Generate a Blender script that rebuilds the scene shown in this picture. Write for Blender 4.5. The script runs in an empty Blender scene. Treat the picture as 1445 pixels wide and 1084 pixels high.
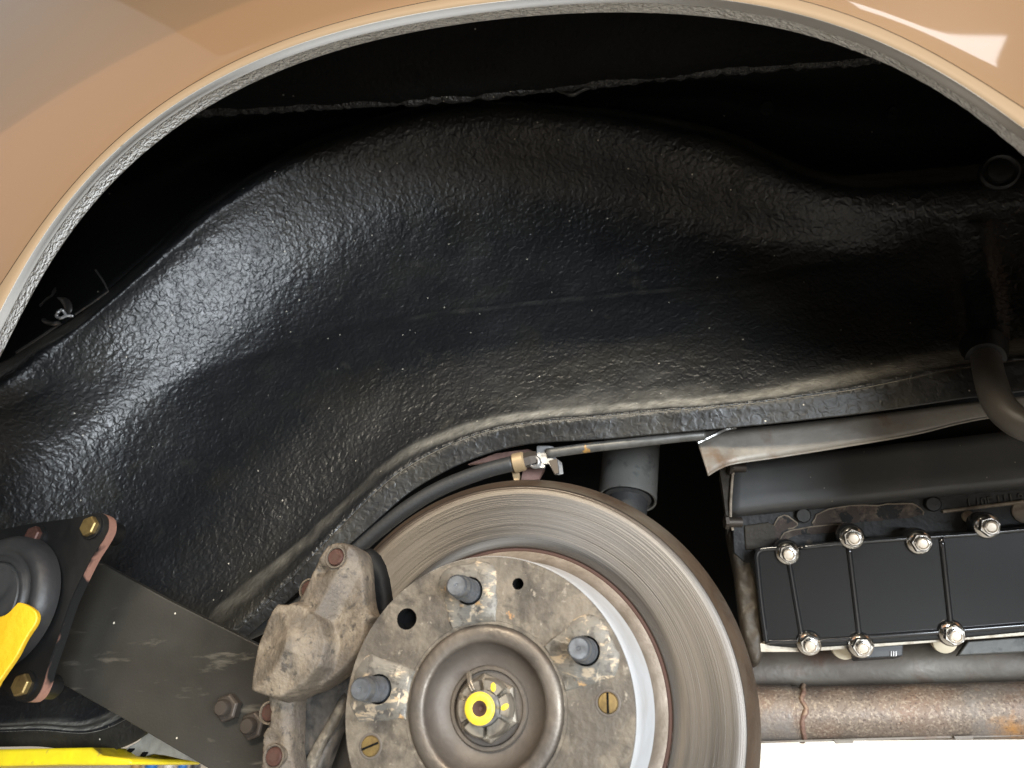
import bpy, bmesh, math, random
import numpy as np
from mathutils import Vector, Matrix, noise
from mathutils.geometry import delaunay_2d_cdt

random.seed(4)
S = bpy.context.scene
C = S.collection

# ------------------------------------------------------------------ camera
CAM = Vector((0.0, 0.0, 1.1))
F, PW, PH = 1070.0, 1445.0, 1084.0
PIT, YAW = math.radians(24), math.radians(14)
cam = bpy.data.cameras.new('camera')
cam_o = bpy.data.objects.new('camera', cam)
C.objects.link(cam_o)
cam.sensor_width = 36.0
cam.lens = 36.0 * F / PW
cam.clip_start, cam.clip_end = 0.02, 60
cam_o.location = CAM
cam_o.rotation_euler = (math.pi / 2 + PIT, 0, YAW)
cam.dof.use_dof = True
cam.dof.focus_distance = 0.56
cam.dof.aperture_fstop = 9.0
S.camera = cam_o

# ------------------------------------------------------------------ world, lamps, exposure
W = bpy.data.worlds.new('World')
S.world = W
W.use_nodes = True
W.node_tree.nodes['Background'].inputs[0].default_value = (1.0, 0.86, 0.72, 1)
W.node_tree.nodes['Background'].inputs[1].default_value = 0.10


def area(name, loc, aim, size, power, col):
    l = bpy.data.lights.new(name, 'AREA')
    l.shape = 'RECTANGLE'
    l.size, l.size_y = size
    l.energy = power
    l.color = col
    o = bpy.data.objects.new(name, l)
    C.objects.link(o)
    o.location = loc
    if aim is not None:
        o.rotation_euler = (Vector(aim) - Vector(loc)).to_track_quat('-Z', 'Y').to_euler()
    return o


area('daylight_door', (1.35, -1.6, 0.95), (-0.25, 0.5, 1.3), (1.4, 0.9), 150, (0.86, 0.93, 1.0))
area('work_lamp', (-0.25, -2.3, 2.75), (-0.15, 0.6, 1.3), (1.1, 0.45), 110, (1.0, 0.90, 0.73))
area('ceiling_glow', (0.3, -1.7, 3.3), (0.3, -1.5, 0.0), (8.0, 2.6), 44, (1.0, 0.43, 0.15))
area('strip_lamp', (0.98, -1.16, 3.2), None, (0.62, 0.22), 3.6, (0.93, 0.97, 1.0))
area('left_fill', (-3.0, -0.6, 3.0), (-0.5, 0.3, 1.5), (2.8, 2.8), 7, (0.92, 0.96, 1.0))  # unseen area lamp added to grey the fender's left reflection
area('wall_lamp', (0.6, 2.0, 2.6), (0.3, 3.4, 0.9), (2.5, 0.5), 110, (1.0, 0.95, 0.86))

S.view_settings.view_transform = 'Standard'
S.view_settings.look = 'None'
S.view_settings.exposure = 0.0
S.view_settings.gamma = 1.0
S.view_settings.use_curve_mapping = False
S.cycles.use_denoising = True
S.cycles.max_bounces = 6
S.cycles.diffuse_bounces = 3
S.cycles.glossy_bounces = 3
S.cycles.use_adaptive_sampling = True
S.cycles.adaptive_threshold = 0.02

# ------------------------------------------------------------------ helpers
RC = Matrix.Rotation(YAW, 3, 'Z') @ Matrix.Rotation(PIT, 3, 'X')


def ray(px, py):
    return RC @ Vector(((px - PW / 2) / F, 1.0, -(py - PH / 2) / F))


def P(px, py, y):
    d = ray(px, py)
    return CAM + d * (y / d.y)


def PP(px, py, pt, n):
    d = ray(px, py)
    return CAM + d * ((pt - CAM).dot(n) / d.dot(n))


def thing(name, label, cat, loc=(0, 0, 0), group=None, mat4=None):
    o = bpy.data.objects.new(name, None)
    o.empty_display_size = 0.02
    C.objects.link(o)
    o.matrix_world = mat4 if mat4 is not None else Matrix.Translation(Vector(loc))
    o['label'], o['category'] = label, cat
    if group:
        o['group'] = group
    o['_local'] = 1 if mat4 is not None else 0
    return o


def link(name, me, mat, parent=None, local=None):
    o = bpy.data.objects.new(name, me)
    C.objects.link(o)
    if mat is not None and not me.materials:
        me.materials.append(mat)
    if parent is not None:
        o.parent = parent
        if not local:
            m = Matrix.Identity(4)
            q = parent
            while q is not None:
                m = q.matrix_parent_inverse @ q.matrix_basis @ m if False else (q.matrix_parent_inverse @ q.matrix_basis) @ m
                q = q.parent
            o.matrix_parent_inverse = m.inverted()
    return o


def mesh(name, vs, fs, smooth=True):
    me = bpy.data.meshes.new(name)
    me.from_pydata([tuple(v) for v in vs], [], fs)
    bm = bmesh.new()
    bm.from_mesh(me)
    bmesh.ops.recalc_face_normals(bm, faces=bm.faces)
    bm.to_mesh(me)
    bm.free()
    if smooth:
        me.polygons.foreach_set('use_smooth', [True] * len(me.polygons))
    return me


def obj(name, vf, mat, parent=None, smooth=True, local=None, bevel=0, solid=0, bseg=2, auto=True):
    me = mesh(name, vf[0], vf[1], smooth)
    o = link(name, me, mat, parent, local)
    if solid:
        m = o.modifiers.new('solid', 'SOLIDIFY')
        m.thickness = solid
        m.offset = 0
    if bevel:
        m = o.modifiers.new('bevel', 'BEVEL')
        m.width = bevel
        m.segments = bseg
        m.limit_method = 'ANGLE'
        m.angle_limit = math.radians(40)
        if smooth:
            m.harden_normals = False
    if smooth and auto:
        mark_sharp(me, 42 if not bevel else 80)
    return o


def mark_sharp(me, deg):
    bm = bmesh.new()
    bm.from_mesh(me)
    for e in bm.edges:
        if len(e.link_faces) == 2 and e.calc_face_angle(0) > math.radians(deg):
            e.smooth = False
    bm.to_mesh(me)
    bm.free()


def tag(o, label, cat, group=None):
    o['label'], o['category'] = label, cat
    if group:
        o['group'] = group
    return o


def join(*vfs):
    vs, fs = [], []
    for v, f in vfs:
        n = len(vs)
        vs += list(v)
        fs += [tuple(i + n for i in q) for q in f]
    return vs, fs


def catmull(pts, n):
    """n samples per span through the points"""
    pts = [Vector(p) for p in pts]
    out = []
    m = len(pts)
    for i in range(m - 1):
        p1, p2 = pts[i], pts[i + 1]
        p0 = pts[i - 1] if i > 0 else p1 * 2 - p2
        p3 = pts[i + 2] if i + 2 < m else p2 * 2 - p1
        for k in range(n):
            t = k / n
            out.append(0.5 * ((2 * p1) + (p2 - p0) * t + (2 * p0 - 5 * p1 + 4 * p2 - p3) * t * t + (3 * p1 - p0 - 3 * p2 + p3) * t ** 3))
    out.append(pts[-1])
    return out


def tube(pts, rad, seg=16, caps=True, flat=1.0):
    pts = [Vector(p) for p in pts]
    n = len(pts)
    rads = rad if hasattr(rad, '__len__') else [rad] * n
    vs, fs = [], []
    up = None
    for i, p in enumerate(pts):
        t = (pts[min(i + 1, n - 1)] - pts[max(i - 1, 0)]).normalized()
        if up is None:
            a = Vector((0, 1, 0)) if abs(t.y) < 0.9 else Vector((1, 0, 0))
            up = (a - t * a.dot(t)).normalized()
        else:
            up = (up - t * up.dot(t)).normalized()
        sd = t.cross(up)
        for k in range(seg):
            an = 2 * math.pi * k / seg
            vs.append(p + (up * math.cos(an) * flat + sd * math.sin(an)) * rads[i])
    for i in range(n - 1):
        for k in range(seg):
            a, b = i * seg + k, i * seg + (k + 1) % seg
            fs.append((a, b, b + seg, a + seg))
    if caps:
        fs.append(tuple(range(seg - 1, -1, -1)))
        fs.append(tuple(range((n - 1) * seg, n * seg)))
    return vs, fs


def lathe(prof, seg=64, m=None, close=False):
    """profile of (radius, height) about local z"""
    vs, fs = [], []
    n = len(prof)
    for r, h in prof:
        for k in range(seg):
            a = 2 * math.pi * k / seg
            vs.append(Vector((r * math.cos(a), r * math.sin(a), h)))
    for i in range(n - 1 if not close else n):
        j = (i + 1) % n
        for k in range(seg):
            k2 = (k + 1) % seg
            fs.append((i * seg + k, i * seg + k2, j * seg + k2, j * seg + k))
    if not close:
        if prof[0][0] > 1e-6:
            pass
    if m is not None:
        vs = [m @ v for v in vs]
    return vs, fs


def disc_cap(prof, seg=48, m=None):
    """lathe with closed ends where the profile starts and ends on the axis or as n-gon"""
    vs, fs = lathe(prof, seg, m)
    n = len(prof)
    fs.append(tuple(range(seg)))
    fs.append(tuple(range((n - 1) * seg, n * seg)))
    return vs, fs


def frame(loc, zdir, xdir=None):
    z = Vector(zdir).normalized()
    x = Vector(xdir) if xdir is not None else (Vector((0, 0, 1)) if abs(z.z) < 0.9 else Vector((1, 0, 0)))
    x = (x - z * x.dot(z)).normalized()
    y = z.cross(x)
    m = Matrix((x, y, z)).transposed().to_4x4()
    m.translation = Vector(loc)
    return m


def prism(pts, back):
    """closed outline (world points, front) extruded by vector back"""
    back = Vector(back)
    n = len(pts)
    vs = [Vector(p) for p in pts] + [Vector(p) + back for p in pts]
    fs = [tuple(range(n)), tuple(range(2 * n - 1, n - 1, -1))]
    for i in range(n):
        j = (i + 1) % n
        fs.append((i, j, j + n, i + n))
    return vs, fs


def hexa(r, h, m, chamfer=0.12):
    vs, fs = [], []
    for rr, z in ((r, 0), (r, h * 0.8), (r * (1 - chamfer), h)):
        for k in range(6):
            a = math.pi / 3 * k
            vs.append(m @ Vector((rr * math.cos(a), rr * math.sin(a), z)))
    for i in range(2):
        for k in range(6):
            a, b = i * 6 + k, i * 6 + (k + 1) % 6
            fs.append((a, b, b + 6, a + 6))
    fs += [tuple(range(5, -1, -1)), tuple(range(12, 18))]
    return vs, fs


def dist_poly(p, poly):
    best = 1e9
    n = len(poly)
    for i in range(n):
        ax, ay = poly[i]
        bx, by = poly[(i + 1) % n]
        dx, dy = bx - ax, by - ay
        t = max(0, min(1, ((p[0] - ax) * dx + (p[1] - ay) * dy) / (dx * dx + dy * dy + 1e-9)))
        best = min(best, math.hypot(p[0] - ax - t * dx, p[1] - ay - t * dy))
    return best


def inside(p, poly):
    c = False
    n = len(poly)
    j = n - 1
    for i in range(n):
        xi, yi = poly[i]
        xj, yj = poly[j]
        if (yi > p[1]) != (yj > p[1]) and p[0] < (xj - xi) * (p[1] - yi) / (yj - yi + 1e-12) + xi:
            c = not c
        j = i
    return c


def smooth_outline(pts, n=4):
    q = catmull([Vector((x, y, 0)) for x, y in list(pts) + [pts[0]]], n)
    return [(v.x, v.y) for v in q[:-1]]


def cast_part(outline, y0, back, hfun, step=4.0, rnd=8.0, hr=0.006):
    """a cast lump: traced outline at depth y0, its face raised towards -y by hfun and rounded at the edge, walls back to y0+back"""
    poly = outline
    xs = [p[0] for p in poly]
    ys = [p[1] for p in poly]
    pts = [Vector(p) for p in poly]
    n = len(poly)
    gy = min(ys)
    row = 0
    while gy < max(ys):
        gx = min(xs) + (step / 2 if row % 2 else 0)
        while gx < max(xs):
            if inside((gx, gy), poly) and dist_poly((gx, gy), poly) > step * 0.6:
                pts.append(Vector((gx, gy)))
            gx += step
        gy += step * 0.87
        row += 1
    v2, _, f2, *_ = delaunay_2d_cdt(pts, [(i, (i + 1) % n) for i in range(n)], [], 1, 1e-5)
    vs = []
    for v in v2:
        d = dist_poly(v, poly)
        t = min(1.0, d / rnd)
        e = math.sqrt(max(0, 1 - (1 - t) ** 2))
        w = P(v.x, v.y, y0)
        vs.append(w + Vector((0, -1, 0)) * (hr * e + hfun(v.x, v.y) * e))
    fs = [tuple(f) for f in f2]
    # walls
    edges = {}
    for f in fs:
        for a, b in zip(f, f[1:] + f[:1]):
            edges[(a, b)] = edges.get((a, b), 0) + 1
    m = {}
    for (a, b) in list(edges):
        if (b, a) not in edges:
            for q in (a, b):
                if q not in m:
                    m[q] = len(vs)
                    vs.append(vs[q] + Vector((0, back, 0)))
            fs.append((b, a, m[a], m[b]))
    return vs, fs


def gau(x, y, cx, cy, sx, sy):
    return math.exp(-((x - cx) / sx) ** 2 - ((y - cy) / sy) ** 2)


# ------------------------------------------------------------------ materials
def M(name, col, rough=0.5, metal=0.0, mott=(), bump=(), specks=None, ledge=None, coat=0.0, rvar=None, spec=0.5, coat_rough=0.03, coords='Object'):
    """mott: (scale, colour, lo, hi, detail[, stretch]); bump: (scale, distance, detail, kind)"""
    m = bpy.data.materials.new(name)
    m.use_nodes = True
    nt = m.node_tree
    N, L = nt.nodes, nt.links
    b = N['Principled BSDF']
    b.inputs['Roughness'].default_value = rough
    b.inputs['Metallic'].default_value = metal
    b.inputs['Coat Weight'].default_value = coat
    b.inputs['Coat Roughness'].default_value = coat_rough
    b.inputs['Specular IOR Level'].default_value = spec
    tc = N.new('ShaderNodeTexCoord')
    vec = tc.outputs[coords]

    def nz(scale, detail, rough_=0.55, stretch=None, off=0.0, dist=0.0):
        t = N.new('ShaderNodeTexNoise')
        t.inputs['Scale'].default_value = scale
        t.inputs['Detail'].default_value = detail
        t.inputs['Roughness'].default_value = rough_
        t.inputs['Distortion'].default_value = dist
        mp = N.new('ShaderNodeMapping')
        mp.inputs['Location'].default_value = (off, off * 1.7, off * 0.6)
        if stretch:
            mp.inputs['Scale'].default_value = stretch
        L.new(vec, mp.inputs[0])
        L.new(mp.outputs[0], t.inputs['Vector'])
        return t

    rgb = N.new('ShaderNodeRGB')
    rgb.outputs[0].default_value = (*col, 1)
    cur = rgb.outputs[0]
    for i, mt in enumerate(mott):
        sc, c2, lo, hi, det = mt[:5]
        t = nz(sc, det, 0.6, mt[5] if len(mt) > 5 else None, 3.1 * (i + 1), 0.3)
        r = N.new('ShaderNodeMapRange')
        r.inputs['From Min'].default_value = lo
        r.inputs['From Max'].default_value = hi
        L.new(t.outputs['Fac'], r.inputs[0])
        mx = N.new('ShaderNodeMix')
        mx.data_type = 'RGBA'
        L.new(r.outputs[0], mx.inputs[0])
        L.new(cur, mx.inputs[6])
        mx.inputs[7].default_value = (*c2, 1)
        cur = mx.outputs[2]
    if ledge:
        # settled dust plus painted light on upward-facing ledges, broken up by noise
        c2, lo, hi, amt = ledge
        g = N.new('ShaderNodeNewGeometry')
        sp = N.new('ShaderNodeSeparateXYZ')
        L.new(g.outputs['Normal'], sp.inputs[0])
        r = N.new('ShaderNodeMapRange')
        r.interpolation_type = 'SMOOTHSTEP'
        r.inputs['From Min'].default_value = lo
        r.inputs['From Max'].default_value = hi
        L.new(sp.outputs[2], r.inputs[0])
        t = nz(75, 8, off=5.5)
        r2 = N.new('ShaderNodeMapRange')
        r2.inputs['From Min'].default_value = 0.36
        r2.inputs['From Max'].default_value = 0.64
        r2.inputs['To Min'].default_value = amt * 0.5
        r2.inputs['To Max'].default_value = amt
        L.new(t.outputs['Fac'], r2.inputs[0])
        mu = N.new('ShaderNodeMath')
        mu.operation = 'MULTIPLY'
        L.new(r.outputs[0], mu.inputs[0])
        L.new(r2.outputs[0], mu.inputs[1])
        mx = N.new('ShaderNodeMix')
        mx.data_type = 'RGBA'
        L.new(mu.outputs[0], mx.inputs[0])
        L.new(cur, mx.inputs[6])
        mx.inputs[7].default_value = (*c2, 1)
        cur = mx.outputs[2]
    if specks:
        sc, c2, rad, keep = specks
        v = N.new('ShaderNodeTexVoronoi')
        v.inputs['Scale'].default_value = sc
        L.new(vec, v.inputs['Vector'])
        lt = N.new('ShaderNodeMath')
        lt.operation = 'LESS_THAN'
        lt.inputs[1].default_value = rad
        L.new(v.outputs['Distance'], lt.inputs[0])
        sep = N.new('ShaderNodeSeparateColor')
        L.new(v.outputs['Color'], sep.inputs[0])
        g = N.new('ShaderNodeMath')
        g.operation = 'GREATER_THAN'
        g.inputs[1].default_value = keep
        L.new(sep.outputs[0], g.inputs[0])
        mu = N.new('ShaderNodeMath')
        mu.operation = 'MULTIPLY'
        L.new(lt.outputs[0], mu.inputs[0])
        L.new(g.outputs[0], mu.inputs[1])
        mx = N.new('ShaderNodeMix')
        mx.data_type = 'RGBA'
        L.new(mu.outputs[0], mx.inputs[0])
        L.new(cur, mx.inputs[6])
        mx.inputs[7].default_value = (*c2, 1)
        cur = mx.outputs[2]
    L.new(cur, b.inputs['Base Color'])
    if rvar:
        t = nz(rvar[0], 5, off=7.7)
        r = N.new('ShaderNodeMapRange')
        r.inputs['From Min'].default_value = 0.3
        r.inputs['From Max'].default_value = 0.7
        r.inputs['To Min'].default_value = rvar[1]
        r.inputs['To Max'].default_value = rvar[2]
        L.new(t.outputs['Fac'], r.inputs[0])
        L.new(r.outputs[0], b.inputs['Roughness'])
    last = None
    for i, bp in enumerate(bump):
        sc, dist, det, kind = bp[:4]
        if kind == 'n':
            t = nz(sc, det, 0.5, bp[4] if len(bp) > 4 else None, 1.3 * i, 0.0)
            src = t.outputs['Fac']
        else:
            # blistered skin: soft low-detail lumps
            t = nz(sc, 1.0, 0.4, None, 1.3 * i, 0.6)
            src = t.outputs['Fac']
        bn = N.new('ShaderNodeBump')
        bn.inputs['Strength'].default_value = 1.0
        bn.inputs['Distance'].default_value = dist
        L.new(src, bn.inputs['Height'])
        if last is not None:
            L.new(last.outputs[0], bn.inputs['Normal'])
        last = bn
    if last is not None:
        L.new(last.outputs[0], b.inputs['Normal'])
    return m


dust = (0.5, 0.46, 0.38)
MT = {
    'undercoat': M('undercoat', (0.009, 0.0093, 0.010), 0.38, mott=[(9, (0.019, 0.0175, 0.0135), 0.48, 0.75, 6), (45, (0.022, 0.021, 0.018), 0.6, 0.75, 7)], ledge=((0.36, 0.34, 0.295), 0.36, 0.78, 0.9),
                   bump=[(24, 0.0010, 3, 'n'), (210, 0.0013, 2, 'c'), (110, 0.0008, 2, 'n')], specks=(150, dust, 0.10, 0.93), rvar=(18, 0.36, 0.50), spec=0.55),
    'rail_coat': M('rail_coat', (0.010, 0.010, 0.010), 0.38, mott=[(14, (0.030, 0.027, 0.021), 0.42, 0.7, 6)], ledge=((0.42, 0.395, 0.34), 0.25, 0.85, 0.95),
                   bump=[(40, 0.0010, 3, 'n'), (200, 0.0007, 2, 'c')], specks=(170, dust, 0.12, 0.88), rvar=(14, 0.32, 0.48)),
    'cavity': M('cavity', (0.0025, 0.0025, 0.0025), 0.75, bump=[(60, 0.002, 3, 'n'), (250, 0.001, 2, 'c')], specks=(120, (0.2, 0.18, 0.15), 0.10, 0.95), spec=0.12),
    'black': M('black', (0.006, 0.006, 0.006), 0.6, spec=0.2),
    'paint': M('paint', (0.20, 0.132, 0.074), 0.32, metal=0.4, coat=1.0, coat_rough=0.04, bump=[(9, 0.0012, 1, 'n')]),
    'lip_paint': M('lip_paint', (0.22, 0.157, 0.095), 0.55, metal=0.1, spec=0.3),
    'bead': M('bead', (0.37, 0.355, 0.33), 0.45, spec=0.3),
    'stone_guard': M('stone_guard', (0.80, 0.79, 0.76), 0.6, bump=[(300, 0.0042, 2, 'c'), (700, 0.0003, 2, 'n')], mott=[(60, (0.66, 0.64, 0.59), 0.5, 0.8, 4)]),
    'hat': M('hat', (0.09, 0.076, 0.060), 0.58, metal=0.35, mott=[(40, (0.155, 0.131, 0.10), 0.45, 0.60, 9), (70, (0.052, 0.044, 0.035), 0.50, 0.68, 9), (30, (0.40, 0.21, 0.08), 0.67, 0.70, 7), (220, (0.22, 0.19, 0.15), 0.63, 0.69, 6)],
             bump=[(260, 0.0005, 6, 'n'), (60, 0.0006, 4, 'n')], rvar=(50, 0.42, 0.68)),
    'pad_scraped': M('pad_scraped', (0.14, 0.128, 0.108), 0.55, metal=0.3,
                     mott=[(150, (0.38, 0.30, 0.205), 0.53, 0.59, 9, (1, 0.4, 1)), (190, (0.085, 0.076, 0.065), 0.53, 0.60, 9), (75, (0.42, 0.26, 0.12), 0.64, 0.68, 8), (200, (0.42, 0.35, 0.26), 0.63, 0.68, 9, (0.4, 1, 1))],
                     bump=[(300, 0.0006, 6, 'n', (1, .4, 1))], rvar=(60, 0.35, 0.65)),
    'hat_wall': M('hat_wall', (0.60, 0.61, 0.62), 0.45, metal=0.2, mott=[(25, (0.50, 0.49, 0.47), 0.45, 0.75, 6)], bump=[(200, 0.0003, 4, 'n')]),
    'fillet': M('fillet', (0.15, 0.12, 0.09), 0.55, metal=0.3, mott=[(60, (0.24, 0.20, 0.16), 0.4, 0.7, 6)], bump=[(300, 0.0004, 4, 'n')]),
    'rust_line': M('rust_line', (0.05, 0.022, 0.014), 0.8),
    'rotor_edge': M('rotor_edge', (0.085, 0.058, 0.038), 0.5, metal=0.3, mott=[(40, (0.05, 0.032, 0.02), 0.45, 0.7, 6), (15, (0.12, 0.10, 0.075), 0.5, 0.7, 5)], bump=[(300, 0.0003, 4, 'n')]),
    'hub': M('hub', (0.13, 0.11, 0.09), 0.45, metal=0.6, mott=[(45, (0.09, 0.078, 0.066), 0.45, 0.7, 7), (20, (0.19, 0.165, 0.135), 0.5, 0.72, 6)], bump=[(250, 0.0003, 4, 'n')], rvar=(40, 0.35, 0.6)),
    'hub_dark': M('hub_dark', (0.085, 0.071, 0.059), 0.55, metal=0.3, mott=[(40, (0.12, 0.102, 0.084), 0.4, 0.75, 6)], bump=[(200, 0.0003, 4, 'n')]),
    'nut': M('nut', (0.33, 0.295, 0.24), 0.4, metal=0.7, mott=[(120, (0.14, 0.12, 0.10), 0.45, 0.7, 5)]),
    'yellow_dab': M('yellow_dab', (0.78, 0.56, 0.03), 0.5, mott=[(160, (0.45, 0.36, 0.12), 0.58, 0.72, 5)], bump=[(300, 0.0006, 3, 'n')]),
    'stud': M('stud', (0.21, 0.225, 0.245), 0.33, metal=0.8, mott=[(150, (0.14, 0.14, 0.145), 0.45, 0.75, 5)], rvar=(200, 0.28, 0.45)),
    'brass': M('brass', (0.29, 0.205, 0.08), 0.42, metal=0.75, mott=[(140, (0.17, 0.115, 0.05), 0.45, 0.7, 5)]),
    'hole': M('hole', (0.004, 0.004, 0.004), 0.9, spec=0.1),
    'caliper': M('caliper', (0.092, 0.073, 0.052), 0.66, metal=0.1, mott=[(60, (0.175, 0.14, 0.10), 0.46, 0.62, 9), (200, (0.045, 0.037, 0.028), 0.55, 0.66, 8), (16, (0.095, 0.078, 0.064), 0.50, 0.68, 5)],
                 bump=[(420, 0.0009, 4, 'n'), (70, 0.0012, 3, 'n')]),
    'caliper_dark': M('caliper_dark', (0.028, 0.025, 0.022), 0.6, mott=[(60, (0.12, 0.10, 0.08), 0.4, 0.7, 5)], bump=[(300, 0.0005, 4, 'n')]),
    'caliper_mid': M('caliper_mid', (0.10, 0.085, 0.066), 0.65, metal=0.1, mott=[(120, (0.20, 0.17, 0.13), 0.50, 0.64, 8), (60, (0.045, 0.038, 0.03), 0.52, 0.66, 7)], bump=[(300, 0.0006, 4, 'n')]),
    'torx': M('torx', (0.075, 0.034, 0.025), 0.55, metal=0.3, mott=[(200, (0.045, 0.02, 0.015), 0.45, 0.7, 5)], bump=[(500, 0.0003, 3, 'n')]),
    'blade': M('blade', (0.016, 0.015, 0.0125), 0.42, metal=0.1, mott=[(8, (0.034, 0.031, 0.025), 0.4, 0.75, 5), (26, (0.10, 0.078, 0.053), 0.68, 0.72, 8), (5, (0.035, 0.033, 0.028), 0.45, 0.65, 4), (90, (0.085, 0.075, 0.06), 0.6, 0.7, 5, (0.2, 1, 1))],
               bump=[(500, 0.0001, 3, 'n')], specks=(55, dust, 0.06, 0.86), rvar=(16, 0.36, 0.52)),
    'old_bolt': M('old_bolt', (0.065, 0.053, 0.043), 0.5, metal=0.5, mott=[(180, (0.07, 0.055, 0.045), 0.45, 0.7, 5)]),
    'cover': M('cover', (0.005, 0.005, 0.005), 0.45, mott=[(30, (0.012, 0.011, 0.010), 0.5, 0.8, 5)], bump=[(60, 0.0008, 3, 'n')], specks=(140, dust, 0.1, 0.95)),
    'cover_edge': M('cover_edge', (0.40, 0.21, 0.155), 0.5, metal=0.4, mott=[(13, (0.016, 0.016, 0.016), 0.47, 0.50, 4)], bump=[(200, 0.0004, 3, 'n')]),
    'rubber': M('rubber', (0.020, 0.020, 0.021), 0.5, mott=[(40, (0.035, 0.033, 0.03), 0.45, 0.7, 5)], bump=[(120, 0.0004, 3, 'n')]),
    'cap': M('cap', (0.060, 0.058, 0.055), 0.5, metal=0.3, mott=[(50, (0.03, 0.03, 0.03), 0.45, 0.7, 5)]),
    'yellow_flaked': M('yellow_flaked', (0.62, 0.37, 0.012), 0.5, mott=[(60, (0.10, 0.06, 0.03), 0.625, 0.64, 9), (30, (0.70, 0.38, 0.01), 0.5, 0.7, 6)], bump=[(70, 0.002, 5, 'n')]),
    'yellow_lift': M('yellow_lift', (0.86, 0.68, 0.015), 0.45, mott=[(18, (0.72, 0.52, 0.02), 0.4, 0.65, 7), (60, (0.35, 0.27, 0.06), 0.62, 0.7, 8)], bump=[(80, 0.0008, 4, 'n')]),
    'grey_plate': M('grey_plate', (0.30, 0.29, 0.26), 0.5, metal=0.2, mott=[(60, (0.18, 0.17, 0.15), 0.45, 0.7, 5)], bump=[(200, 0.0005, 4, 'n')]),
    'shock': M('shock', (0.10, 0.10, 0.092), 0.5, metal=0.2, mott=[(25, (0.11, 0.105, 0.095), 0.4, 0.7, 6), (90, (0.035, 0.035, 0.035), 0.55, 0.75, 5)], bump=[(200, 0.0002, 3, 'n')]),
    'hose': M('hose', (0.022, 0.022, 0.022), 0.55, bump=[(300, 0.0003, 3, 'n')]),
    'ferrule': M('ferrule', (0.36, 0.26, 0.15), 0.5, metal=0.4),
    'zinc': M('zinc', (0.34, 0.335, 0.33), 0.4, metal=0.6, mott=[(100, (0.12, 0.12, 0.12), 0.5, 0.7, 5)]),
    'line': M('line', (0.13, 0.125, 0.115), 0.45, metal=0.4, mott=[(80, (0.07, 0.068, 0.06), 0.45, 0.7, 5), (30, (0.45, 0.25, 0.07), 0.66, 0.70, 6)]),
    'primer': M('primer', (0.20, 0.115, 0.095), 0.7, mott=[(50, (0.10, 0.06, 0.05), 0.45, 0.7, 5)]),
    'tin': M('tin', (0.18, 0.163, 0.14), 0.6, metal=0.15, mott=[(16, (0.26, 0.24, 0.21), 0.42, 0.68, 7), (40, (0.15, 0.10, 0.065), 0.55, 0.72, 7), (12, (0.085, 0.075, 0.066), 0.55, 0.75, 5)],
             bump=[(200, 0.0003, 4, 'n'), (25, 0.001, 3, 'n')], rvar=(30, 0.38, 0.62)),
    'tin_edge': M('tin_edge', (0.55, 0.54, 0.52), 0.3, metal=0.7),
    'shroud': M('shroud', (0.075, 0.077, 0.079), 0.5, mott=[(12, (0.10, 0.097, 0.09), 0.4, 0.7, 5)], bump=[(60, 0.0004, 3, 'n')], specks=(210, dust, 0.09, 0.9), rvar=(20, 0.42, 0.58)),
    'casting': M('casting', (0.014, 0.014, 0.014), 0.5, mott=[(24, (0.12, 0.085, 0.06), 0.60, 0.64, 7)], bump=[(200, 0.0006, 4, 'n')]),
    'dirty_alloy': M('dirty_alloy', (0.055, 0.045, 0.033), 0.6, metal=0.2, mott=[(50, (0.05, 0.04, 0.03), 0.45, 0.65, 6), (30, (0.22, 0.18, 0.13), 0.6, 0.75, 6)], bump=[(200, 0.0006, 4, 'n')]),
    'flaked': M('flaked', (0.07, 0.047, 0.036), 0.65, mott=[(80, (0.17, 0.13, 0.095), 0.5, 0.62, 8), (50, (0.012, 0.012, 0.012), 0.54, 0.57, 8)], bump=[(250, 0.0008, 4, 'n')]),
    'flake_rim': M('flake_rim', (0.42, 0.35, 0.27), 0.6, metal=0.1, mott=[(120, (0.2, 0.16, 0.12), 0.45, 0.7, 5)]),
    'gloss_black': M('gloss_black', (0.005, 0.0058, 0.007), 0.20, spec=0.45, coat=0.0, coat_rough=0.06, bump=[(900, 0.00005, 2, 'n')]),
    'rim_gloss': M('rim_gloss', (0.012, 0.013, 0.015), 0.16, coat=1.0, coat_rough=0.05),
    'gasket': M('gasket', (0.58, 0.53, 0.44), 0.42, metal=0.35, mott=[(90, (0.34, 0.28, 0.21), 0.5, 0.68, 6)], bump=[(200, 0.0003, 4, 'n')]),
    'bright_nut': M('bright_nut', (0.86, 0.84, 0.80), 0.17, metal=1.0, mott=[(260, (0.55, 0.52, 0.48), 0.5, 0.75, 4)]),
    'stud_end': M('stud_end', (0.62, 0.55, 0.46), 0.35, metal=0.7),
    'rusty_pipe': M('rusty_pipe', (0.165, 0.130, 0.103), 0.50, metal=0.3, mott=[(14, (0.20, 0.115, 0.075), 0.42, 0.66, 7), (380, (0.29, 0.235, 0.18), 0.50, 0.64, 6), (13, (0.38, 0.19, 0.06), 0.58, 0.70, 9), (500, (0.085, 0.06, 0.048), 0.54, 0.66, 6), (9, (0.19, 0.18, 0.17), 0.56, 0.72, 6)],
                    bump=[(300, 0.0006, 5, 'n')], rvar=(30, 0.42, 0.7)),
    'heat_pipe': M('heat_pipe', (0.10, 0.082, 0.064), 0.55, metal=0.15, mott=[(12, (0.15, 0.132, 0.105), 0.45, 0.7, 6), (22, (0.11, 0.066, 0.045), 0.52, 0.7, 8)], bump=[(150, 0.0004, 4, 'n')], rvar=(20, 0.4, 0.62)),
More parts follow.
